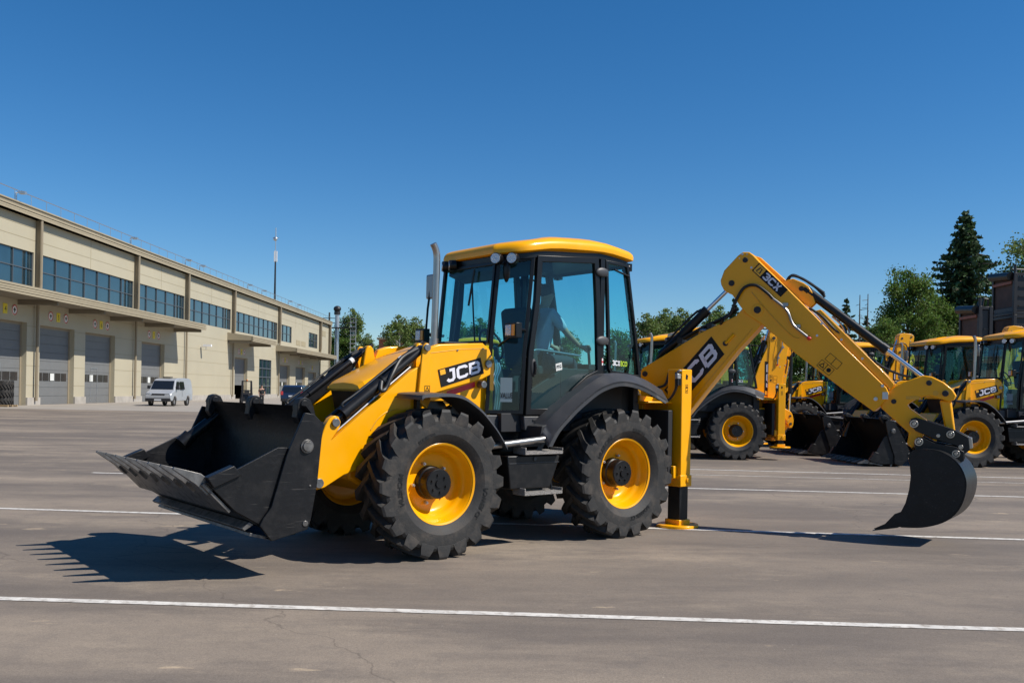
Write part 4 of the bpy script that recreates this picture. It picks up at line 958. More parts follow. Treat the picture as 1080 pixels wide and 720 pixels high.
    for y in (-1,1):
        c=[(.07,1.665),(.653,2.335),(.818,2.115),(.245,1.455)]; yy=y*.120
        TL,TR,BR,BL=[(a,yy,b_) for a,b_ in c]
        qm=quadmap(BL,BR,TR,TL) if y<0 else quadmap(TR,TL,BL,BR)
        q=MB(Bm); q.slab([(p[0],y*.1155,p[2]) for p in (TL,TR,BR,BL)],(0,y*.004,0)); lb=P(q,'label_plate','signk',bo,0)
        q=MB(Bm); put(q,glyphs('JCB',.21,.08,.12),qm,.13,.96,.13,.87,(0,y*.0015,0)); P(q,'lettering','white',lb,0,recalc=False)
        q=MB(Bm); pts=[qm(.03,.64),qm(.14,.64),qm(.14,.94),qm(.03,.94)]; q.add([p+Vector((0,y*.001,0)) for p in pts],[(0,1,2,3)]); P(q,'amber_square','amberlabel',lb,0,recalc=False)
    # boom ram
    a=tf(Bm,.0,0,2.12); b_=tf(D,.83,0,2.93)
    o=hydr(root,'boom_cylinder',a,b_,.66,.058,.026)
    q=MB(); d=(b_-a); sd_=S.to_3x3()@Vector((0,1,0)); upv=sd_.cross(d).normalized()*-1
    if upv.z<0: upv=-upv
    q.tube([a+d*.10+upv*.07,a+d*.3+upv*.085,a+d*.55+upv*.08,a+d*.64+upv*.06],.013,8); q.tube([a+d*.1+upv*.07+sd_*.03,a+d*.4+upv*.10+sd_*.03,a+d*.6+upv*.09+sd_*.03],.011,8); P(q,'hydraulic_hose','hose',o,0)
    q=MB(Bm); q.ell((.545,-.03,2.41),.075,.09,.035,12,8); P(q,'boom_lamp','mirror',bo,0)
    # dipper
    q=MB(D)
    dip=[(.757,3.02),(.765,2.97),(.80,2.90),(.87,2.855),(.903,2.839),(1.0,2.70),(1.075,2.60),(1.254,2.48),(1.65,2.131),(2.188,1.709),(2.53,1.455),(2.60,1.52),(2.69,1.66),(2.66,1.73),(2.2,2.20),(1.874,2.56),(1.568,2.88),(1.223,3.229),(1.15,3.31),(1.10,3.35),(1.02,3.355),(.96,3.31),(.80,3.14)]
    q.prism(dip,-.135,.135); dp=P(q,'dipper','yellow',bv=.010)
    q=MB(D)
    for y in (-1,1):
        pin(q,1.055,3.255,y*.135,.032,.012); pin(q,.895,2.98,y*.135,.036,.012); pin(q,1.211,2.646,y*.135,.042,.02)
    P(q,'dipper_pin','dash',dp,.003)
    q=MB(D)
    for y in (-1,1): q.cyl((1.211,y*.130,2.646),(1.211,y*.142,2.646),.075,24)
    P(q,'dipper_boss','yellow',dp,.004)
    q=MB(D); q.tube([(1.14,-.137,2.86),(1.4,-.137,2.55),(1.62,-.137,2.33),(1.70,-.137,2.30)],.006,6); P(q,'dipper_seam','yellow_worn',dp,0)
    q=MB(D)
    for p in ((1.02,3.33),(1.13,3.16),(1.95,2.47),(2.17,2.28),(2.40,2.06),(1.90,2.33)): q.cyl((p[0],-.135,p[1]),(p[0],-.142,p[1]),.014,8)
    for p in ((1.075,3.325),(.985,3.28)): q.cyl((p[0],-.135,p[1]),(p[0],-.141,p[1]),.008,8)
    P(q,'dipper_bolt','steel',dp,0)
    # top rail and brackets on the dipper
    q=MB(D)
    q.prism([(1.45,2.98),(1.60,3.02),(1.72,2.965),(1.78,2.92),(1.83,2.84),(1.86,2.72),(1.80,2.66),(1.55,2.86)],-.05,-.03); q.prism([(1.45,2.98),(1.60,3.02),(1.72,2.965),(1.78,2.92),(1.83,2.84),(1.86,2.72),(1.80,2.66),(1.55,2.86)],.03,.05)
    q.prism([(1.12,3.33),(1.20,3.30),(1.62,2.90),(1.58,2.86),(1.15,3.25)],.02,.12)
    P(q,'ram_bracket','yellow',dp,.008)
    q=MB(D); q.cyl((1.70,-.06,2.895),(1.70,.06,2.895),.03,12); P(q,'bracket_pin','dash',dp,0)
    q=MB(D); q.prism([(1.85,2.62),(1.93,2.64),(2.66,1.87),(2.74,1.77),(2.70,1.70),(2.2,2.20)],-.10,.10); P(q,'slide_rail','yellow',dp,.008)
    # dipper nose with tipping lever
    q=MB(D)
    nose=[(2.60,1.64),(2.70,1.72),(2.84,1.80),(2.93,1.835),(3.03,1.875),(3.12,1.862),(3.24,1.80),(3.33,1.72),(3.37,1.65),(3.345,1.60),(3.29,1.585),(3.22,1.61),(3.10,1.645),(2.98,1.62),(2.875,1.545),(2.90,1.50),(3.075,1.37),(3.04,1.20),(2.98,1.10),(2.93,1.05),(2.88,1.10),(2.90,1.22),(2.60,1.50)]
    q.prism(nose,-.085,.085); no=P(q,'dipper_nose','yellow',dp,.012)
    q=MB(D)
    for y in (-1,1):
        pin(q,2.735,1.575,y*.085,.028,.012); pin(q,3.095,1.79,y*.085,.030,.012); pin(q,3.262,1.675,y*.085,.034,.03)
    P(q,'nose_pin','dash',no,.003)
    q=MB(D); q.box(2.86,3.0,-.088,.088,1.60,1.64); q.cyl((3.165,-.085,1.675),(3.165,-.089,1.675),.03,16); P(q,'nose_detail','yellow_worn',no,.004)
    q=MB(K if not parked else D); q.prism([(3.20,1.60),(3.32,1.60),(3.375,1.16),(3.27,1.22)],-.05,.05); P(q,'tipping_link','yellow',bv=.02)
    # hoses and pipes on the dipper
    hp=[(.818,2.541),(.893,2.607),(.965,2.777),(1.056,2.918),(1.186,2.943),(1.317,2.854),(1.391,2.777)]
    q=MB(D); q.tube([(x,-.165,z) for x,z in hp],.018,10); q.tube([(.72,-.05,2.43),(.80,-.15,2.53)],.018,10,1)
    P(q,'hydraulic_hose','hose',dp,0)
    q=MB(D); q.tube([(x,-.16,z) for x,z in ((1.391,2.777),(1.52,2.672),(1.576,2.596),(1.612,2.50),(1.66,2.43),(1.80,2.31))],.016,10,4); 
    for x,z in ((1.535,2.70),(1.68,2.44)): q.box(x-.035,x+.035,-.165,-.135,z-.02,z+.02)
    P(q,'steel_pipe','pipe',dp,0)
    q=MB(D); q.cyl((1.80,-.16,2.31),(1.83,-.16,2.285),.022,10); P(q,'red_cap','red',dp,0)
    q=MB(D)
    for k in range(3): q.tube([(1.50,-.02+.04*k,2.93),(1.56,-.02+.04*k,3.05+.01*k),(1.68,.03*k,3.03),(1.83,.03*k,2.93),(1.95,.03*k,2.84-.02*k)],.016,8)
    q.tube([(1.80,-.08,2.66),(1.95,-.10,2.55),(2.07,-.10,2.42),(2.17,-.08,2.33)],.015,8); P(q,'hydraulic_hose','hose',dp,0)
    q=MB(D); q.tube([(2.05,-.04,2.56),(2.16,-.05,2.45),(2.20,-.06,2.34),(2.14,-.07,2.30),(2.02,-.08,2.42)],.012,8); q.tube([(2.05,.0,2.60),(2.20,.0,2.46),(2.24,.0,2.36)],.012,8); P(q,'steel_pipe','pipe',dp,0)
    q=MB(Bm)
    for k in range(4): q.tube([(-.10,-.09+.05*k,1.95),(.02,-.09+.05*k,2.14+.02*k),(.25,-.08+.05*k,2.30),(.50,-.07+.045*k,2.44),(.80,-.06+.04*k,2.58),(.93,-.06+.04*k,2.68)],.014,8)
    for x,z in ((.25,2.27),(.62,2.44)): q.box(x-.03,x+.03,-.10,.10,z-.02,z+.06)
    P(q,'hydraulic_hose','hose',bo,0)
    q=MB(Bm)
    for y in (-1,1): q.tube([(.35,y*.117,1.42),(.70,y*.117,1.88),(1.15,y*.117,2.42)],.005,6,2)
    P(q,'boom_seam','yellow_worn',bo,0)
    q=MB(D)
    for k in range(3): q.tube([(2.15,-.06+.05*k,2.30),(2.4,-.06+.05*k,2.12),(2.62,-.05+.04*k,1.96),(2.80,-.04+.03*k,1.88),(2.90,-.03+.03*k,1.86)],.013,8)
    P(q,'hydraulic_hose','hose',dp,0)
    q=MB(D); q.box(2.62,2.68,-.145,-.135,1.60,1.68); q.cyl((2.55,-.135,1.60),(2.55,-.15,1.60),.022,12); q.cyl((2.62,-.135,1.75),(2.62,-.15,1.75),.018,12); P(q,'dipper_plate','steel',dp,0)
    # dipper label
    for y in (-1,1):
        TL,TR,BR,BL=[(a,y*.140,b_) for a,b_ in ((1.223,3.215),(1.562,2.88),(1.478,2.795),(1.137,3.125))]
        qm=quadmap(BL,BR,TR,TL) if y<0 else quadmap(TR,TL,BL,BR)
        q=MB(D); q.slab([(p[0],y*.1355,p[2]) for p in (TL,TR,BR,BL)],(0,y*.004,0)); lb=P(q,'label_plate','signk',dp,0)
        q=MB(D); put(q,glyphs('3CX',.24,.06,0),qm,.31,.85,.14,.86,(0,y*.0015,0)); P(q,'lettering','white',lb,0,recalc=False)
        q=MB(D); pts=[qm(.03,.08),qm(.26,.08),qm(.26,.92),qm(.03,.92)]; q.add([p+Vector((0,y*.001,0)) for p in pts],[(0,1,2,3)]); P(q,'amber_square','amberlabel',lb,0,recalc=False)
        q=MB(D); put(q,text('SUPER',.02),quadmap(qm(.87,.15),qm(.87,.85),qm(.95,.85),qm(.95,.15)) if False else qm,.87,.97,.15,.35,(0,y*.0015,0)); 
        V,F=stroke([(.09,.25),(.20,.25),(.17,.75),(.12,.75)],.03,True); q.add([qm(v.x,v.y)+Vector((0,y*.002,0)) for v in V],F); P(q,'small_print','signk' if False else 'dash',lb,0,recalc=False)
    q=MB(D)
    for c0,sz in (((2.00,1.93),.10),((2.09,1.98),.09),((2.03,2.06-.03),.0)):
        if not sz: continue
    def rot2(cx,cz,a,pts): return [(cx+x*math.cos(a)-z*math.sin(a),cz+x*math.sin(a)+z*math.cos(a)) for x,z in pts]
    for cx,cz in ((1.965,1.985),(2.035,1.925),(2.055,2.06),(2.12,2.0)):
        V,F=stroke(rot2(cx,cz,R(-40),[(-.045,-.045),(.045,-.045),(.045,.045),(-.045,.045)]),.005,True); q.add([(v.x,-.1375,v.y) for v in V],F)
    V,F=stroke(rot2(1.965,1.985,R(-40),[(-.028,-.022),(.028,-.022),(0,.028)]),.009,True); q.add([(v.x,-.1375,v.y) for v in V],F)
    q.add([(2.035+.026*math.cos(t),-.1375,1.925+.026*math.sin(t)) for t in [k*math.pi/6 for k in range(12)]],[tuple(range(12))])
    P(q,'warning_decal','signk',dp,0,recalc=False)
    hydr(dp,'bucket_cylinder',tf(D,1.74,0,2.885),tf(D,3.095,0,1.80),.655,.052,.027)
    # ---- digging bucket
    q=MB(K)
    for y0,y1 in ((-.15,-.11),(.11,.15)):
        q.prism([(2.90,1.335),(2.92,1.385),(2.97,1.40),(3.06,1.375),(3.34,1.285),(3.50,1.20),(3.515,1.06),(3.47,1.02),(3.38,1.10),(3.15,1.17),(2.97,1.25)],y0,y1)
        q.prism([(2.955,1.12),(2.99,1.185),(3.05,1.18),(3.15,1.13),(3.38,1.09),(3.46,1.04),(3.46,.94),(3.38,.90),(3.10,1.0),(2.98,1.02)],y0*1.25,y1*1.25)
    hi=P(q,'quick_hitch','black',bv=.006)
    q=MB(K)
    for x,z,r in ((2.955,1.33,.045),(3.008,1.13,.045),(3.322,1.225,.042),(3.38,1.015,.042)):
        q.cyl((x,-.20,z),(x,.20,z),r*.5,14)
        for y in (-1,1):
            for k in range(1): q.lathe([(y*.155,r),(y*.195,r),(y*.195,r*.62),(y*.155,r*.62)],c=(x,0,z),n=20)
    q.cyl((3.20,-.16,1.205),(3.20,.16,1.205),.022,10); q.cyl((3.425,-.17,1.09),(3.425,.17,1.09),.026,10); q.prism([(3.49,1.20),(3.53,1.19),(3.54,1.08),(3.50,1.07)],-.14,.14)
    P(q,'hitch_pins','stack',hi,.003)
    W=.31
    K=K@Matrix.Translation((3.2,0,0))@Matrix.Rotation(R(-8),4,'Z')@Matrix.Translation((-3.2,0,0))
    side=[(2.95,.99),(2.965,.90),(2.98,.75),(2.965,.60),(2.93,.45),(2.885,.35),(2.82,.32),(2.72,.20),(2.60,.135),(2.62,.122),(2.88,.18)]
    cur=[(p.x,p.z) for p in catmull([(2.88,0,.18),(3.10,0,.20),(3.30,0,.27),(3.43,0,.38),(3.505,0,.53),(3.53,0,.70),(3.505,0,.82),(3.45,0,.92),(3.36,0,1.0),(3.24,0,1.05),(3.10,0,1.06),(3.0,0,1.04)],4)]
    side=side+cur[1:]
    shell=cur+[(2.95,.99)]
    q=MB(K); q.loft([(x+.012,-W-.014,z-.004) for x,z in shell],[(x+.012,W+.014,z-.004) for x,z in shell],(-.010,0,.006)); db=P(q,'digging_bucket','bucket',bv=0)
    for y in (-1,1):
        q=MB(K); q.prism(side,y*(W-.012),y*(W+.012)); P(q,'bucket_side_plate','bucket',db,.004)
    for k in range(5):
        y=-W+.04+k*(2*W-.08)/4; q=MB(K); q.add([(2.84,y-.035,.20),(2.84,y+.035,.20),(2.85,y-.035,.165),(2.85,y+.035,.165),(2.58,y-.025,.112),(2.58,y+.025,.112),(2.58,y-.025,.104),(2.58,y+.025,.104)],[(0,1,5,4),(2,6,7,3),(0,4,6,2),(1,3,7,5),(4,5,7,6),(0,2,3,1)]); P(q,'bucket_tooth','wornsteel',db,.003)
    return root
PHI=R(38.5)
main=backhoe(False)
main.location=(.615,11.485,0); main.rotation_euler=(0,0,math.atan2(-math.sin(PHI),-math.cos(PHI)))
tag(main,'large yellow backhoe loader in the foreground with its digging arm swung out to the right','backhoe loader','yellow backhoe loaders')

# ------------------------------------------------------------------ parked loaders
proto=backhoe(True)
PP=R(4)
spots=[(5.55,24.64,'yellow backhoe loader parked directly behind the foreground boom, its whole rear wheel in view'),
       (13.34,23.62,'parked backhoe loader at the right edge, its front wheel just behind the hanging digging bucket'),
       (12.95,27.1,'parked backhoe loader with exhaust stack showing over the dipper nose, behind the rightmost one'),
       (11.45,31.0,'parked backhoe loader behind the dipper, its cab roof just below the bucket ram'),
       (5.05,28.6,'parked backhoe loader just behind the foreground cab, only roof and exhaust in view'),
       (-.9,32.0,'parked backhoe loader seen over the yellow bonnet of the foreground machine'),
       (7.6,33.2,'parked backhoe loader in the back row, its roof just above the foreground boom'),
       (14.6,40.0,'farthest small backhoe loader in the gap under the dipper')]
for i,(x,y,lb) in enumerate(spots):
    o=proto if i==0 else copy_tree(proto)
    o.location=(x,y,0); o.rotation_euler=(0,0,math.atan2(-math.sin(PP+R((0,0,1,3,1,0,2,4)[i])),-math.cos(PP+R((0,0,1,3,1,0,2,4)[i]))))
    tag(o,lb,'backhoe loader','yellow backhoe loaders')

# ------------------------------------------------------------------ trees
def trunk_mb(h, r, limbs, bend=.3):
    q=MB(); P_=[(0,0,0),(bend*.3,0,h*.3),(bend*.1,bend*.4,h*.6),(bend*.5,bend*.2,h*.95)]
    q.tube(P_,r,8,4,radii=(r,r*.18))
    for a,b_ in limbs: 
        m_=Vector(a).lerp(Vector(b_),.5)+Vector((0,0,.12)); q.tube([a,m_,b_],r*.3,5,3,radii=(r*.35,r*.06))
    return q
def leaf(vs,fs,p,sz,rnd,long=1.0):
    a=Vector((rnd.gauss(0,1),rnd.gauss(0,1),rnd.gauss(0,1))).normalized()
    b_=a.orthogonal().normalized(); b_=(Matrix.Rotation(rnd.uniform(0,6.28),3,a)@b_); c=a.cross(b_)
    o=len(vs); w_=sz*.5; l_=sz*.5*long
    vs+= [p-b_*l_-c*w_*.3, p-b_*l_*.1-c*w_, p+b_*l_, p-b_*l_*.1+c*w_]; fs.append((o,o+1,o+2,o+3))
def broad(name, h, w_, nl, leafsz, mt, bark, seed, airy=.5, label=None, grp=None, nper=110):
    rnd=random.Random(seed); t=empty(name)
    limbs=[]; cl=[]
    for i in range(nl):
        z=h*rnd.uniform(.25,.9); a=rnd.uniform(0,6.283); f=math.sin(math.pi*min(.97,max(.12,(z/h-.1)/.95)))**.7
        rr=w_*f*rnd.uniform(.55,1.05); e=(rr*math.cos(a),rr*math.sin(a),min(h*.98,z+rnd.uniform(.2,.12*h)))
        limbs.append(((0,0,z*.88),e))
        for k in range(rnd.randint(2,4)):
            t_=rnd.uniform(.45,1.08); c=Vector((0,0,z*.9)).lerp(Vector(e),t_)+Vector((rnd.gauss(0,.22),rnd.gauss(0,.22),rnd.gauss(0,.2)))*w_*.5
            cl.append((c,rnd.uniform(.16,.30)*w_))
    for k in range(5): cl.append((Vector((rnd.gauss(0,.12)*w_,rnd.gauss(0,.12)*w_,h*rnd.uniform(.82,1.0))),.16*w_))
    trunk_mb(h,h*.018,limbs).build('trunk',bark,t)
    vs=[];fs=[]
    for c,r in cl:
        n=int(nper*(r/(.23*w_))**2)
        for k in range(n):
            d=Vector((rnd.gauss(0,1),rnd.gauss(0,1),rnd.gauss(0,.75)))*r*.6
            leaf(vs,fs,c+d,leafsz*rnd.uniform(.6,1.3),rnd)
    q=MB(); q.v=vs; q.f=fs; q.mi=[0]*len(fs); q.build('crown',mt,t,sharp=0,recalc=False)
    return t
def spruce(name,h,w_,leafsz,seed,tiers=34,nb=11,per=12):
    rnd=random.Random(seed); t=empty(name); vs=[];fs=[];limbs=[]
    for i in range(tiers):
        z=h*(.06+.92*(i/(tiers-1))**.92); f=1-z/h; rad=w_*(f**.92)*rnd.uniform(.80,1.12)+.02*w_
        n=max(4,int(nb*(.45+.55*f)+rnd.uniform(-1,1)))
        a0=rnd.uniform(0,6.28)
        for j in range(n):
            a=a0+6.283*j/n+rnd.gauss(0,.15); L=rad*rnd.uniform(.62,1.15); dr=L*.22
            z_=z; z=z+rnd.gauss(0,.012)*h; dr*=rnd.uniform(.6,1.5)
            e=Vector((L*math.cos(a),L*math.sin(a),z-dr+L*.12))
            if rnd.random()<.5: limbs.append(((0,0,z),tuple(e)))
            m_=max(3,int(per*L/w_)+2)
            for k in range(m_):
                s_=(k+.6)/m_; p=Vector((0,0,z)).lerp(e,s_)-Vector((0,0,dr*.35*math.sin(s_*3.1)))
                for u_ in range(5):
                    sg_=.035*w_*(.35+.65*f); leaf(vs,fs,p+Vector((rnd.gauss(0,sg_),rnd.gauss(0,sg_),rnd.gauss(-.4*sg_,sg_*.45))),leafsz*rnd.uniform(.6,1.4),rnd,1.7)
            z=z_
    q=MB(); q.tube([(0,0,0),(0,0,h*.5),(0,0,h*.99)],h*.016,8,2,radii=(h*.016,h*.002))
    for a,b_ in limbs[::2]: q.tube([a,b_],.03,4,1)
    q.build('trunk','bark',t)
    q=MB(); q.v=vs;q.f=fs;q.mi=[0]*len(fs); q.build('crown','needle',t,sharp=0,recalc=False)
    return t
def at(px,py,Z):     # photo direction -> point at depth Z (used to read tree heights off the photo)
    u,v=px-540,py-412; X=u*.99985+v*.01745; V=-u*.01745+v*.99985
    return X*Z/1000, Z, H_EYE-V*Z/1000
def put_tree(o, px, py, Z, h0, rz, label, cat='tree', group=None, wide=1.0):
    X,Y,z=at(px,py,Z); s_=z/h0; o.location=(X,Y,0); o.scale=(s_*wide,s_*wide,s_); o.rotation_euler=(0,0,rz); tag(o,label,cat,group)
sp=spruce('spruce_tree',14,5.9,.19,3,tiers=60,nb=15,per=20)
put_tree(sp,1019,222,60,14,.3,'tall dark spruce tree standing over the parked loaders at the right','tree','trees behind the yard')
br=broad('broadleaf_tree',9.5,2.0,44,.13,'leafd','bark',11,nper=150)
put_tree(br,959,284,56,9.5,0,'bushy green broadleaf tree just left of the tall spruce','tree','trees behind the yard',.85)
c=copy_tree(br); put_tree(c,985,312,58,9.5,2.1,'smaller broadleaf tree squeezed between the bushy tree and the tall spruce','tree','trees behind the yard')
c=copy_tree(br); put_tree(c,935,335,54,9.5,4.1,'low leafy tree left of the bushy broadleaf tree, above the parked cab roofs','tree','trees behind the yard')
bi=broad('birch_tree',11,2.3,46,.13,'leaf','birch',21,nper=120)
put_tree(bi,1092,240,52,11,0,'birch tree at the right picture edge above the stacked dark frames','tree','trees behind the yard',1.0)
s2=spruce('spruce_tree',11,3.0,.22,8,tiers=26,nb=9,per=11)
put_tree(s2,893,315,100,11,0,'small pointed spruce above the bucket ram, left of two bare trunks','tree','trees behind the yard')
c=copy_tree(s2); put_tree(c,914,333,105,11,1,'smallest pointed spruce right beside the bare trunks','tree','trees behind the yard')
c=copy_tree(s2); put_tree(c,775,315,90,11,2,'dark spruce seen just left of the bent elbow of the foreground boom','tree','trees behind the yard')
for px,py,lb in ((907,311,'left bare dead trunk standing among the far trees'),(915.5,310,'right bare dead trunk standing among the far trees')):
    X,Y,z=at(px,py,98); t=empty('dead_tree',(X,Y,0),label=lb,cat='dead tree',group='trees behind the yard')
    q=MB(); q.tube([(0,0,0),(0,0,z)],.11,6,1,radii=(.16,.04)); q.build('trunk','bark',t)
    q=MB(); r_=random.Random(px)
    for k in range(26):
        zz=z*r_.uniform(.45,.97); a=r_.uniform(0,6.28); L=r_.uniform(.3,.9); q.tube([(0,0,zz),(L*math.cos(a),L*math.sin(a),zz-.1)],.025,4,1)
    q.build('dead_branches','bark',t)
far=broad('birch_tree',12,2.1,34,.22,'leaf','birch',31,nper=62)
far2=broad('broadleaf_tree',11,3.0,40,.26,'leafd','bark',41,nper=80)
G='trees behind the yard'
lst=[(far,373,326,200,'tallest airy birch right of the far end of the warehouse'),
 (far,421,333,104,'birch over the foreground bonnet just right of a gap of sky'),
 (far2,361,348,200,'dense tree directly beside the cage ladder of the flue tower'),
 (far,387,352,190,'low airy birch right of the tallest birch at the warehouse end'),
 (far2,399,364,170,'low bushy tree filling the gap between the warehouse birches and the bonnet birches'),
 (far,437,335,108,'birch over the foreground bonnet nearest the round mirror lamp'),
 (far2,455,362,120,'low tree behind the exhaust stack of the foreground machine'),
 (far,684,331,96,'thin separate birch just right of the foreground cab'),
 (far,701,326,104,'taller birch in the group between foreground cab and boom ram'),
 (far,719,326,100,'birch standing behind the black boom ram'),
 (far2,742,345,108,'low bushy tree below the boom ram rod'),
 (far,758,323,112,'birch seen between boom ram and boom elbow'),
 (far2,800,352,106,'tree seen through the triangle under the boom elbow'),
 (far,487,340,120,'birch seen through the left of the foreground windscreen'),
 (far,508,336,116,'birch seen through the right of the foreground windscreen'),
 (far2,545,352,118,'tree seen through the front side glass of the foreground cab'),
 (far,600,350,118,'tree seen through the door glass behind the driver'),
 (far2,655,350,118,'tree seen through the rear side glass of the foreground cab'),
 (far2,845,352,112,'broad low tree seen under the dipper, left of the farthest loader'),
 (far2,872,352,104,'broad low tree seen just under the bucket ram'),
 (far2,1003,335,86,'rounded tree in the shade right under the tall spruce'),
 (far2,1050,320,84,'broadleaf tree hidden behind the tall stack of frames')]
seen=set(); rr=random.Random(5)
for k,(src,px,py,Z,lb) in enumerate(lst):
    o=src if id(src) not in seen else copy_tree(src); seen.add(id(src))
    put_tree(o,px,py,Z,12 if src is far else 11,rr.uniform(0,6.28),lb,'tree',G,wide=1.0 if px>450 or Z<150 else .85)
# distant wood closing the horizon
def far_wood():
    rnd=random.Random(9); vs=[];fs=[]
    for k in range(24000):
        X=rnd.uniform(-75,230); Y=rnd.uniform(196,225); hh=5.5+2.5*noise.noise(Vector((X*.09,0,0)))+2*noise.noise(Vector((X*.35,3,0)))
        leaf(vs,fs,Vector((X,Y,rnd.uniform(0,1)**.8*max(2,hh))),rnd.uniform(.5,1.0),rnd)
    q=MB(); q.v=vs;q.f=fs;q.mi=[0]*len(fs); o=q.build('distant_wood','leafd',None,sharp=0,recalc=False)
    tag(o,'low dark green wood closing the horizon behind the yard','wood',kind='stuff')
far_wood()

# ------------------------------------------------------------------ vehicles and small things by the warehouse
def small_wheel(root,x,y,r,w_):
    q=MB(); q.lathe([(-w_/2,r*.6),(-w_/2,r*.93),(-w_/2+.03,r),(w_/2-.03,r),(w_/2,r*.93),(w_/2,r*.6)],c=(x,y,r),n=24); t=q.build('wheel','rubber',root)
    q=MB(); q.lathe([(-w_*.3,r*.2),(-w_*.3,r*.62),(w_*.3,r*.62),(w_*.3,r*.2)],c=(x,y,r),n=20,cap=True); q.build('rim','steel',t)
def van():
    t=empty('van',(-26.6,73.7,0),R(-90),label='silver van parked with its nose towards the yard in front of a grey roller door',cat='van')
    W=.98
    prof=[(2.38,.42),(2.46,.55),(2.44,.80),(2.36,.96),(2.15,1.07),(1.72,1.20),(1.62,1.27),(1.10,1.93),(.98,2.02),(.75,2.09),(.3,2.14),(-1.2,2.16),(-2.2,2.12),(-2.36,2.03),(-2.42,1.85),(-2.46,1.1),(-2.44,.45),(-2.3,.40)]
    for xc in (-1.35,1.55): prof+= [] 
    for xc in (-1.35,1.55):
        prof+=[(xc-.42,.38)]+[(xc-.42*math.cos(t),.40+.36*math.sin(t)) for t in (.35,.8,1.25,1.7,2.1,2.6)]+[(xc+.42,.38)]
    q=MB(); n=len(prof)
    def wy(z): return W-.04 if z<.5 else (W if z<1.15 else W-(z-1.15)**1.5*.20)
    q.add([(x,wy(z),z) for x,z in prof]+[(x,-wy(z),z) for x,z in prof],[tuple(range(n)),tuple(range(2*n-1,n-1,-1))]+[(i,(i+1)%n,n+(i+1)%n,n+i) for i in range(n)])
    q.build('body','silver',t,bevel=.05,sharp=40)
    q=MB(); q.add([(1.70,.80,1.27),(1.70,-.80,1.27),(1.13,-.72,1.92),(1.13,.72,1.92)],[(0,1,2,3)]); q.M=Matrix.Translation((.03,0,.03)); 
    q=MB(); q.slab([(1.635,.84,1.28),(1.635,-.84,1.28),(1.13,-.76,1.92),(1.13,.76,1.92)],(.015,0,.012)); q.build('windscreen','carglass',t,sharp=0)
    for s in (1,-1):
        for a,b_,c_,d_ in ((1.45,.60,.60,1.02),(.45,-.55,-.50,.45)):
            q=MB(); q.add([(a,s*.985,1.28),(b_,s*.985,1.28),(c_,s*.90,1.88),(d_,s*.90,1.88)],[(0,1,2,3)]); q.M=Matrix.Identity(4); o=q.build('side_window','carglass',t,sharp=0); o.location=(0,s*.006,0)
        q=MB(); q.box(1.25,1.45,s*1.0,s*1.20,1.30,1.55); q.build('mirror','dash',t,bevel=.02)
        q=MB(); q.box(2.30,2.415,s*.55,s*.88,.78,.98); q.build('headlight','lens',t,bevel=.02)
        for x in (1.55,-1.35): small_wheel(t,x,s*.86,.34,.2)
        q=MB(); q.box(-.02,0,s*.985,s*.99,.5,1.9); q.box(-.6,.62,s*.99,s*.992,.62,.64); q.build('door_seam','dash',t,sharp=0)
    q=MB(); q.box(2.34,2.50,-.95,.95,.36,.60); q.build('bumper','dash',t,bevel=.03)
    q=MB(); q.box(2.38,2.435,-.50,.50,.70,.95); q.build('grille','dash',t,bevel=.01)
    q=MB(); q.box(2.50,2.51,-.26,.26,.42,.54); q.build('number_plate','signw',t)
    q=MB(); q.box(.2,.7,-.3,.3,2.16,2.24); q.build('roof_vent','dash',t,bevel=.02)
van()
def suv():
    t=empty('suv',(-18.4,81.2,0),R(92),label='dark blue suv parked tail to the camera beyond the bucket',cat='car')
    prof=[(2.25,.40),(2.30,.85),(2.1,1.0),(1.3,1.10),(.75,1.68),(.4,1.78),(-1.9,1.76),(-2.15,1.65),(-2.30,1.15),(-2.34,.45),(-1.8,.36),(1.8,.36)]
    n=len(prof); q=MB(); W=.93
    def wy(z): return W if z<1.1 else W-(z-1.1)*.28
    q.add([(x,wy(z),z) for x,z in prof]+[(x,-wy(z),z) for x,z in prof],[tuple(range(n)),tuple(range(2*n-1,n-1,-1))]+[(i,(i+1)%n,n+(i+1)%n,n+i) for i in range(n)])
    q.build('body','darkcar',t,bevel=.05,sharp=40)
    q=MB(); q.add([(-2.315,.75,1.17),(-2.315,-.75,1.17),(-2.185,-.66,1.62),(-2.185,.66,1.62)],[(0,1,2,3)]); q.build('rear_window','carglass',t,sharp=0)
    for s in (1,-1):
        q=MB(); q.add([(1.2,s*.935,1.15),(-2.0,s*.935,1.15),(-1.8,s*.80,1.66),(.7,s*.80,1.66)],[(0,1,2,3)]); q.build('side_window','carglass',t,sharp=0)
        q=MB(); q.box(-2.36,-2.25,s*.72,s*.92,.95,1.25); q.build('tail_light','tail',t,bevel=.01)
        for x in (1.4,-1.4): small_wheel(t,x,s*.84,.36,.22)
    q=MB(); q.box(-2.42,-2.28,-.9,.9,.42,.66); q.build('bumper','dash',t,bevel=.03)
    q=MB(); q.box(-2.36,-2.345,-.26,.26,.80,.92); q.build('number_plate','signw',t)
suv()
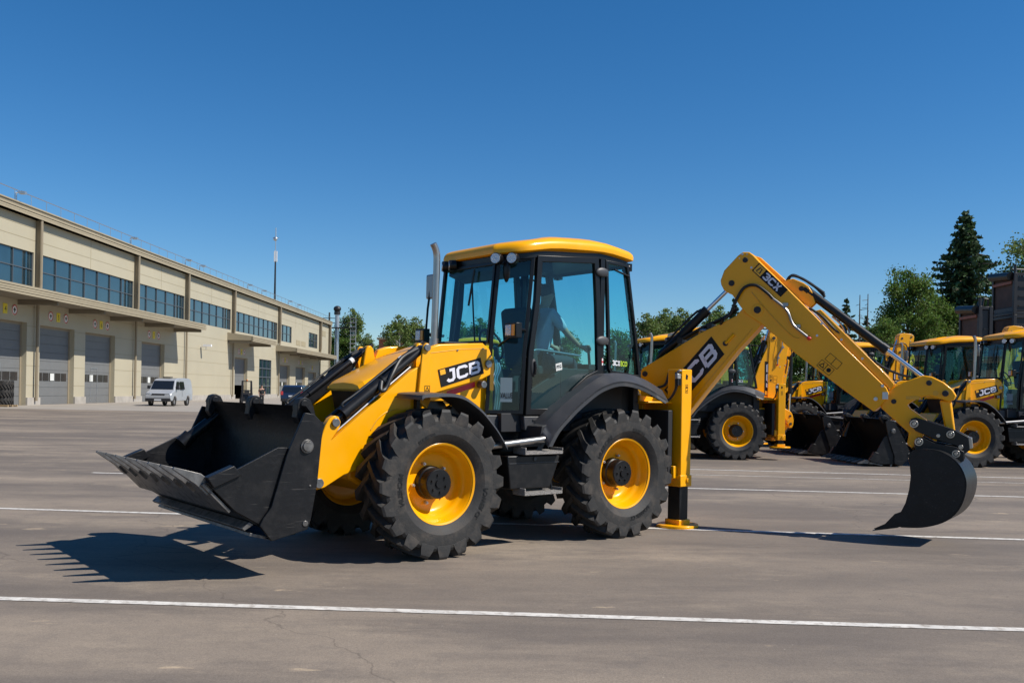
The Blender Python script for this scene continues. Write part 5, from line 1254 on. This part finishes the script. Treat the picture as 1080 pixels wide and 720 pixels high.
def forklift():
    t=empty('forklift',(-23.1,82.6,0),R(-75),label='small forklift standing before the open door of the warehouse',cat='forklift')
    q=MB(); q.prism([(-.9,.3),(-1.0,.6),(-.95,1.0),(-.3,1.05),(-.2,.65),(.5,.65),(.6,.9),(.8,.9),(.85,.3)],-.5,.5); q.build('body','cage',t,bevel=.04)
    q=MB()
    for x in (-.75,.55):
        for y in (-.45,.45): q.tube([(x,y,.9),(x*.85,y*.9,2.05)],.035,6,1)
    q.box(-.72,.52,-.44,.44,2.02,2.08); q.build('overhead_guard','cage',t)
    q=MB()
    for y in (-.35,.35): q.box(.95,1.08,y-.06,y+.06,.1,2.1)
    for z in (.4,1.2,2.0): q.box(.97,1.06,-.3,.3,z,z+.08)
    q.build('mast','cage',t)
    for y in (-.25,.25): q=MB(); q.box(1.1,2.1,y-.05,y+.05,.1,.14); q.build('fork','cage',t)
    for x,r in ((.55,.32),(-.65,.26)):
        for y in (-.5,.5): small_wheel(t,x,y,r,.18)
    q=MB(); q.box(-.4,.05,-.22,.22,.65,.8); q.box(-.45,-.35,-.22,.22,.8,1.3); q.build('seat','seat',t,bevel=.03)
    q=MB(); q.cyl((-.1,.0,2.08),(-.1,0,2.2),.06,12); q.build('beacon','orange',t)
forklift()
tyd=TY[5]
q=MB()
for k in range(5): q.box(-.8,.8,-.8+k*.36,-.8+k*.36+.14,.10,.13)
for y in (-.7,0,.7): q.box(-.8,.8,y-.05,y+.05,.004,.10)
o=q.build('pallet','wood'); o.location=(-33.15,61.8,.004); o.scale=(.8,.8,1); tag(o,'wooden pallet under the stack of three tyres','pallet')
for k in range(3):
    o=bpy.data.objects.new('tyre',tyd.data); COL.objects.link(o)
    o.rotation_euler=(R(90),0,k*.7); o.location=(-33.15+.02*k,61.8-.03*k,.134+.27+k*.52); o.scale=(.86,1.1,.86)
    tag(o,('bottom','middle','top')[k]+' one of three large lugged tyres stacked on the pallet by the first door','tyre','stacked tyres')

# ------------------------------------------------------------------ people
def skin_mesh(name, verts, edges, mt, parent, sub=2, root=0):
    me=bpy.data.meshes.new(name); bm=bmesh.new(); ly=bm.verts.layers.skin.verify(); vv=[]
    for i,(p,r) in enumerate(verts):
        v=bm.verts.new(p); v[ly].radius=(r,r) if not isinstance(r,tuple) else r; v[ly].use_root=(i==root); vv.append(v)
    for a,b_ in edges: bm.edges.new((vv[a],vv[b_]))
    bm.to_mesh(me); bm.free(); me.materials.append(M[mt])
    o=bpy.data.objects.new(name,me); COL.objects.link(o); o.parent=parent
    m_=o.modifiers.new('skin','SKIN'); m_.use_smooth_shade=True
    s_=o.modifiers.new('sub','SUBSURF'); s_.levels=sub; s_.render_levels=sub
    return o
def figure(name, J, loc, rz, label, shirt, trousers, parent=None):
    t=empty(name,loc,rz,label=label,cat='person')
    names=['pelvis','waist','chest','neck','chin','head','crown','shl','ell','wrl','hal','shr','elr','wrr','har','hil','knl','anl','tol','hir','knr','anr','tor']
    rad=dict(pelvis=.125,waist=.115,chest=.135,neck=.055,chin=.075,head=.092,crown=.07,shl=.062,ell=.042,wrl=.028,hal=.03,shr=.062,elr=.042,wrr=.028,har=.03,hil=.085,knl=.056,anl=.04,tol=.035,hir=.085,knr=.056,anr=.04,tor=.035)
    idx={n_:i for i,n_ in enumerate(names)}
    V=[(Vector(J[n_]),rad[n_]*.93) for n_ in names]
    E=[('pelvis','waist'),('waist','chest'),('chest','neck'),('neck','chin'),('chin','head'),('head','crown'),('chest','shl'),('shl','ell'),('ell','wrl'),('wrl','hal'),('chest','shr'),('shr','elr'),('elr','wrr'),('wrr','har'),('pelvis','hil'),('hil','knl'),('knl','anl'),('anl','tol'),('pelvis','hir'),('hir','knr'),('knr','anr'),('anr','tor')]
    E=[(idx[a],idx[b_]) for a,b_ in E]
    for sd,oy in (('l',1),('r',-1)):
        h=Vector(J['ha'+sd]); d=(h-Vector(J['wr'+sd])).normalized(); sidev=d.cross(Vector((0,1,0))).normalized() if abs(d.y)<.9 else Vector((1,0,0))
        for k in range(5):
            off=(k-2)*.016; L=(.05,.075,.085,.078,.062)[k]
            b0=len(V); V.append((h+d*.02+sidev*off,.009)); V.append((h+d*(.02+L*.6)+sidev*off*1.3+Vector((0,-oy*.01,0)),.008)); V.append((h+d*(.02+L)+sidev*off*1.3+Vector((0,-oy*.022,0)),.007))
            E+= [(idx['ha'+sd],b0),(b0,b0+1),(b0+1,b0+2)]
    body=skin_mesh('body',V,E,'skin',t,2)
    g=lambda n_,r: (Vector(J[n_]),r)
    sv_=[g('pelvis',.15),g('waist',.155),g('chest',.175),(Vector(J['neck'])-Vector((0,0,.035)),.072),g('shl',.080),(Vector(J['shl']).lerp(Vector(J['ell']),.85),.060),g('shr',.080),(Vector(J['shr']).lerp(Vector(J['elr']),.85),.060)]
    skin_mesh('shirt',sv_,[(0,1),(1,2),(2,3),(2,4),(4,5),(2,6),(6,7)],shirt,t)
    tv=[g('pelvis',.148),g('hil',.102),g('knl',.072),(Vector(J['anl'])+Vector((0,0,.03)),.058),g('hir',.102),g('knr',.072),(Vector(J['anr'])+Vector((0,0,.03)),.058)]
    skin_mesh('trousers',tv,[(0,1),(1,2),(2,3),(0,4),(4,5),(5,6)],trousers,t)
    for sd in 'lr':
        q=MB(); a=Vector(J['an'+sd]); b_=Vector(J['to'+sd]); m_=(a+b_)/2; q.ell((m_.x,m_.y,m_.z-.012),max(.07,abs(b_.x-a.x)*.5+.06),.048,.05); q.build('shoe','dash',t)
    hc=Vector(J['head']); f=Vector(J.get('face',(1,0,0)))
    q=MB(); q.ell(tuple(hc-f*.025+Vector((0,0,.045))),.098,.088,.085); q.build('hair','hair',t)
    q=MB(); q.ell(tuple(hc+f*.095+Vector((0,0,-.005))),.016,.012,.022); q.build('nose','skin',t)
    for sg in (1,-1):
        q=MB(); s_=Vector((-f.y,f.x,0)); q.ell(tuple(hc+f*.082+s_*sg*.032+Vector((0,0,.018))),.010,.012,.007); q.build('eye','signk',t)
    return t
st=dict(pelvis=(0,0,.93),waist=(0,0,1.10),chest=(.01,0,1.33),neck=(0,0,1.49),chin=(.02,0,1.57),head=(.015,0,1.64),crown=(.0,0,1.70),
 shl=(0,.18,1.42),ell=(-.04,.25,1.16),wrl=(.05,.24,.92),hal=(.08,.23,.84),shr=(0,-.18,1.42),elr=(-.04,-.26,1.16),wrr=(.06,-.25,.93),har=(.09,-.24,.85),
 hil=(0,.09,.86),knl=(.03,.11,.48),anl=(-.02,.12,.08),tol=(.14,.14,.04),hir=(0,-.09,.86),knr=(.02,-.12,.48),anr=(-.03,-.14,.08),tor=(.13,-.17,.04),face=(1,0,0))
figure('person',st,(-21.0,79.6,0),R(-60),'man in black t-shirt and dark trousers standing near the open warehouse door','blackcloth','blackcloth')
# driver, seated and turned to the rear of the cab
dr=dict(pelvis=(.45,.02,1.99),waist=(.44,.02,2.15),chest=(.40,.02,2.42),neck=(.34,.02,2.62),chin=(.30,.02,2.69),head=(.29,.02,2.77),crown=(.30,.02,2.83),
 shl=(.37,-.17,2.53),ell=(.22,-.24,2.30),wrl=(-.02,-.22,2.17),hal=(-.10,-.23,2.15),shr=(.37,.21,2.53),elr=(.18,.27,2.30),wrr=(-.03,.25,2.17),har=(-.11,.25,2.15),
 hil=(.40,-.10,1.97),knl=(-.0,-.14,1.98),anl=(-.02,-.15,1.52),tol=(-.16,-.15,1.46),hir=(.40,.13,1.97),knr=(-.0,.17,1.98),anr=(-.02,.17,1.52),tor=(-.16,.17,1.46),face=(-1,0,0))
f=figure('person',dr,tuple(main.location),main.rotation_euler[2],'driver in pale blue shirt seated in the foreground cab facing the digging arm','bluecloth','jeans')

# ------------------------------------------------------------------ stacked frames, lamp and brick building far right/left
def frame_unit(name,X0,X1,Y0,Y1,z0,z1,label,roller=True):
    t=empty(name,((X0+X1)/2,Y0,z0),label=label,cat='machine frame',group='stacked dark machine frames')
    cx,cy=(X0+X1)/2,Y0; x0,x1=X0-cx,X1-cx; d=Y1-Y0; h=z1-z0-.004
    q=MB()
    for x in (x0,x1-.12):
        for y in (0,d-.12): q.box(x,x+.12,y,y+.12,0,h)
    for z in (0,h-.12):
        q.box(x0+.12,x1-.12,.01,.11,z,z+.11); q.box(x0+.01,x0+.11,.12,d-.12,z,z+.11); q.box(x1-.11,x1-.01,.12,d-.12,z,z+.11); q.box(x0+.12,x1-.12,d-.11,d-.01,z,z+.11)
    q.build('frame','cage',t,bevel=.01)
    q=MB(); q.box(x0+.06,x0+.09,.13,d-.13,.12,h-.13); q.build('brown_panel','rust',t)
    q=MB(); q.box(x0+.13,x1-.02,.06,d-.13,.12,h-.13); q.build('housing','cage',t,bevel=.02)
    q=MB(); q.box(x0+.02,x0+.055,.125,d-.125,.12,.27); q.build('grey_beam','plastic',t)
    q=MB()
    for k in range(3): q.box(x0+.2,x1-.1,.03,.055,.3+k*.35,.34+k*.35)
    q.build('bracket','cage',t)
    if roller:
        q=MB(); q.cyl((x0-.05,.15,h-.12),(x0-.05,d-.05,h-.02),.15,16); q.build('roller','black',t)
        q=MB(); q.box(x0-.03,x0-.005,.15,d-.1,h-.40,h-.30); q.build('orange_strip','strip',t)
        q=MB(); q.tube([(x1-.3,.2,h),(x1-.25,.2,h+.3),(x1-.05,.25,h+.28),(x1-.05,.3,h)],.04,6,1); q.tube([(x0+.06,.06,h),(x0+.06,.06,h+.3)],.05,6,1); q.tube([(x0+.3,d*.5,h),(x0+.35,d*.5,h+.22),(x1,d*.5,h+.2)],.035,6,1); q.build('pipework','cage',t)
    return t
M['strip']=mat('faded_orange_strip',(.30,.10,.06),.6)
Zs=34.5
frame_unit('machine_frame',18.2,19.4,Zs,Zs+1.6,1.7,3.2,'dark machine frame at the bottom of the tall stack by the right picture edge',False)
frame_unit('machine_frame',18.2,19.4,Zs,Zs+1.6,3.2,4.72,'dark machine frame in the middle of the tall stack by the right picture edge',False)
frame_unit('machine_frame',18.2,19.3,Zs,Zs+1.6,4.72,6.25,'topmost dark machine frame with roller, on the tall stack by the right picture edge')
frame_unit('machine_frame',16.94,17.45,Zs,Zs+1.55,3.15,5.0,'dark machine frame with roller, upper one of the low stack left of the tall stack')
frame_unit('machine_frame',16.94,17.45,Zs,Zs+1.55,1.3,3.15,'dark machine frame with brown panel, lower one of the low stack',False)
for a,b_,z,lb in ((16.7,17.6,1.3,'low flat trailer carrying the low stack of dark frames'),(18.0,19.6,1.7,'flat trailer carrying the tall stack of dark frames')):
    t=empty('trailer',((a+b_)/2,Zs+.8,0),label=lb,cat='trailer'); w2=(b_-a)/2
    q=MB(); q.box(-w2,w2,-1.0,1.0,z-.25,z-.003); q.build('deck','cage',t)
    for x in (-w2+.15,w2-.15):
        for y in (-.6,.6): small_wheel(t,x,y,.42,.2)
    q=MB(); q.box(-w2+.1,w2-.1,-.8,.8,.6,z-.25); q.build('chassis','cage',t)
def street_lamp():
    X,Y,z=at(968,338,70); t=empty('street_lamp',(X,Y,0),label='thin curved street lamp in front of the bushy tree',cat='street lamp')
    q=MB(); q.tube([(1.0,0,0),(1.0,0,z-1.2),(.7,0,z-.3),(.1,0,z),(-.3,0,z-.02)],.05,6,4); q.build('pole','steel',t)
    q=MB(); q.ell((-.45,0,z-.05),.3,.1,.07); q.build('lamp_head','steel',t)
street_lamp()
def brickb():
    X,Y,z=at(422,358,150); t=empty('brick_building',(X,Y+6,0),label='low brick building with flat grey roof half hidden by the airy birches',cat='building')
    q=MB(); q.box(-3.5,3.5,-5,5,0,z); q.build('wall','brick',t)
    q=MB(); q.box(-3.8,3.8,-5.3,5.3,z,z+.3); q.build('roof','pillar',t)
    for x in (-2.2,0,2.2):
        q=MB(); q.box(x-.5,x+.5,-5.04,-5.0,z-2.4,z-.8); q.build('window','carglass',t)
brickb()
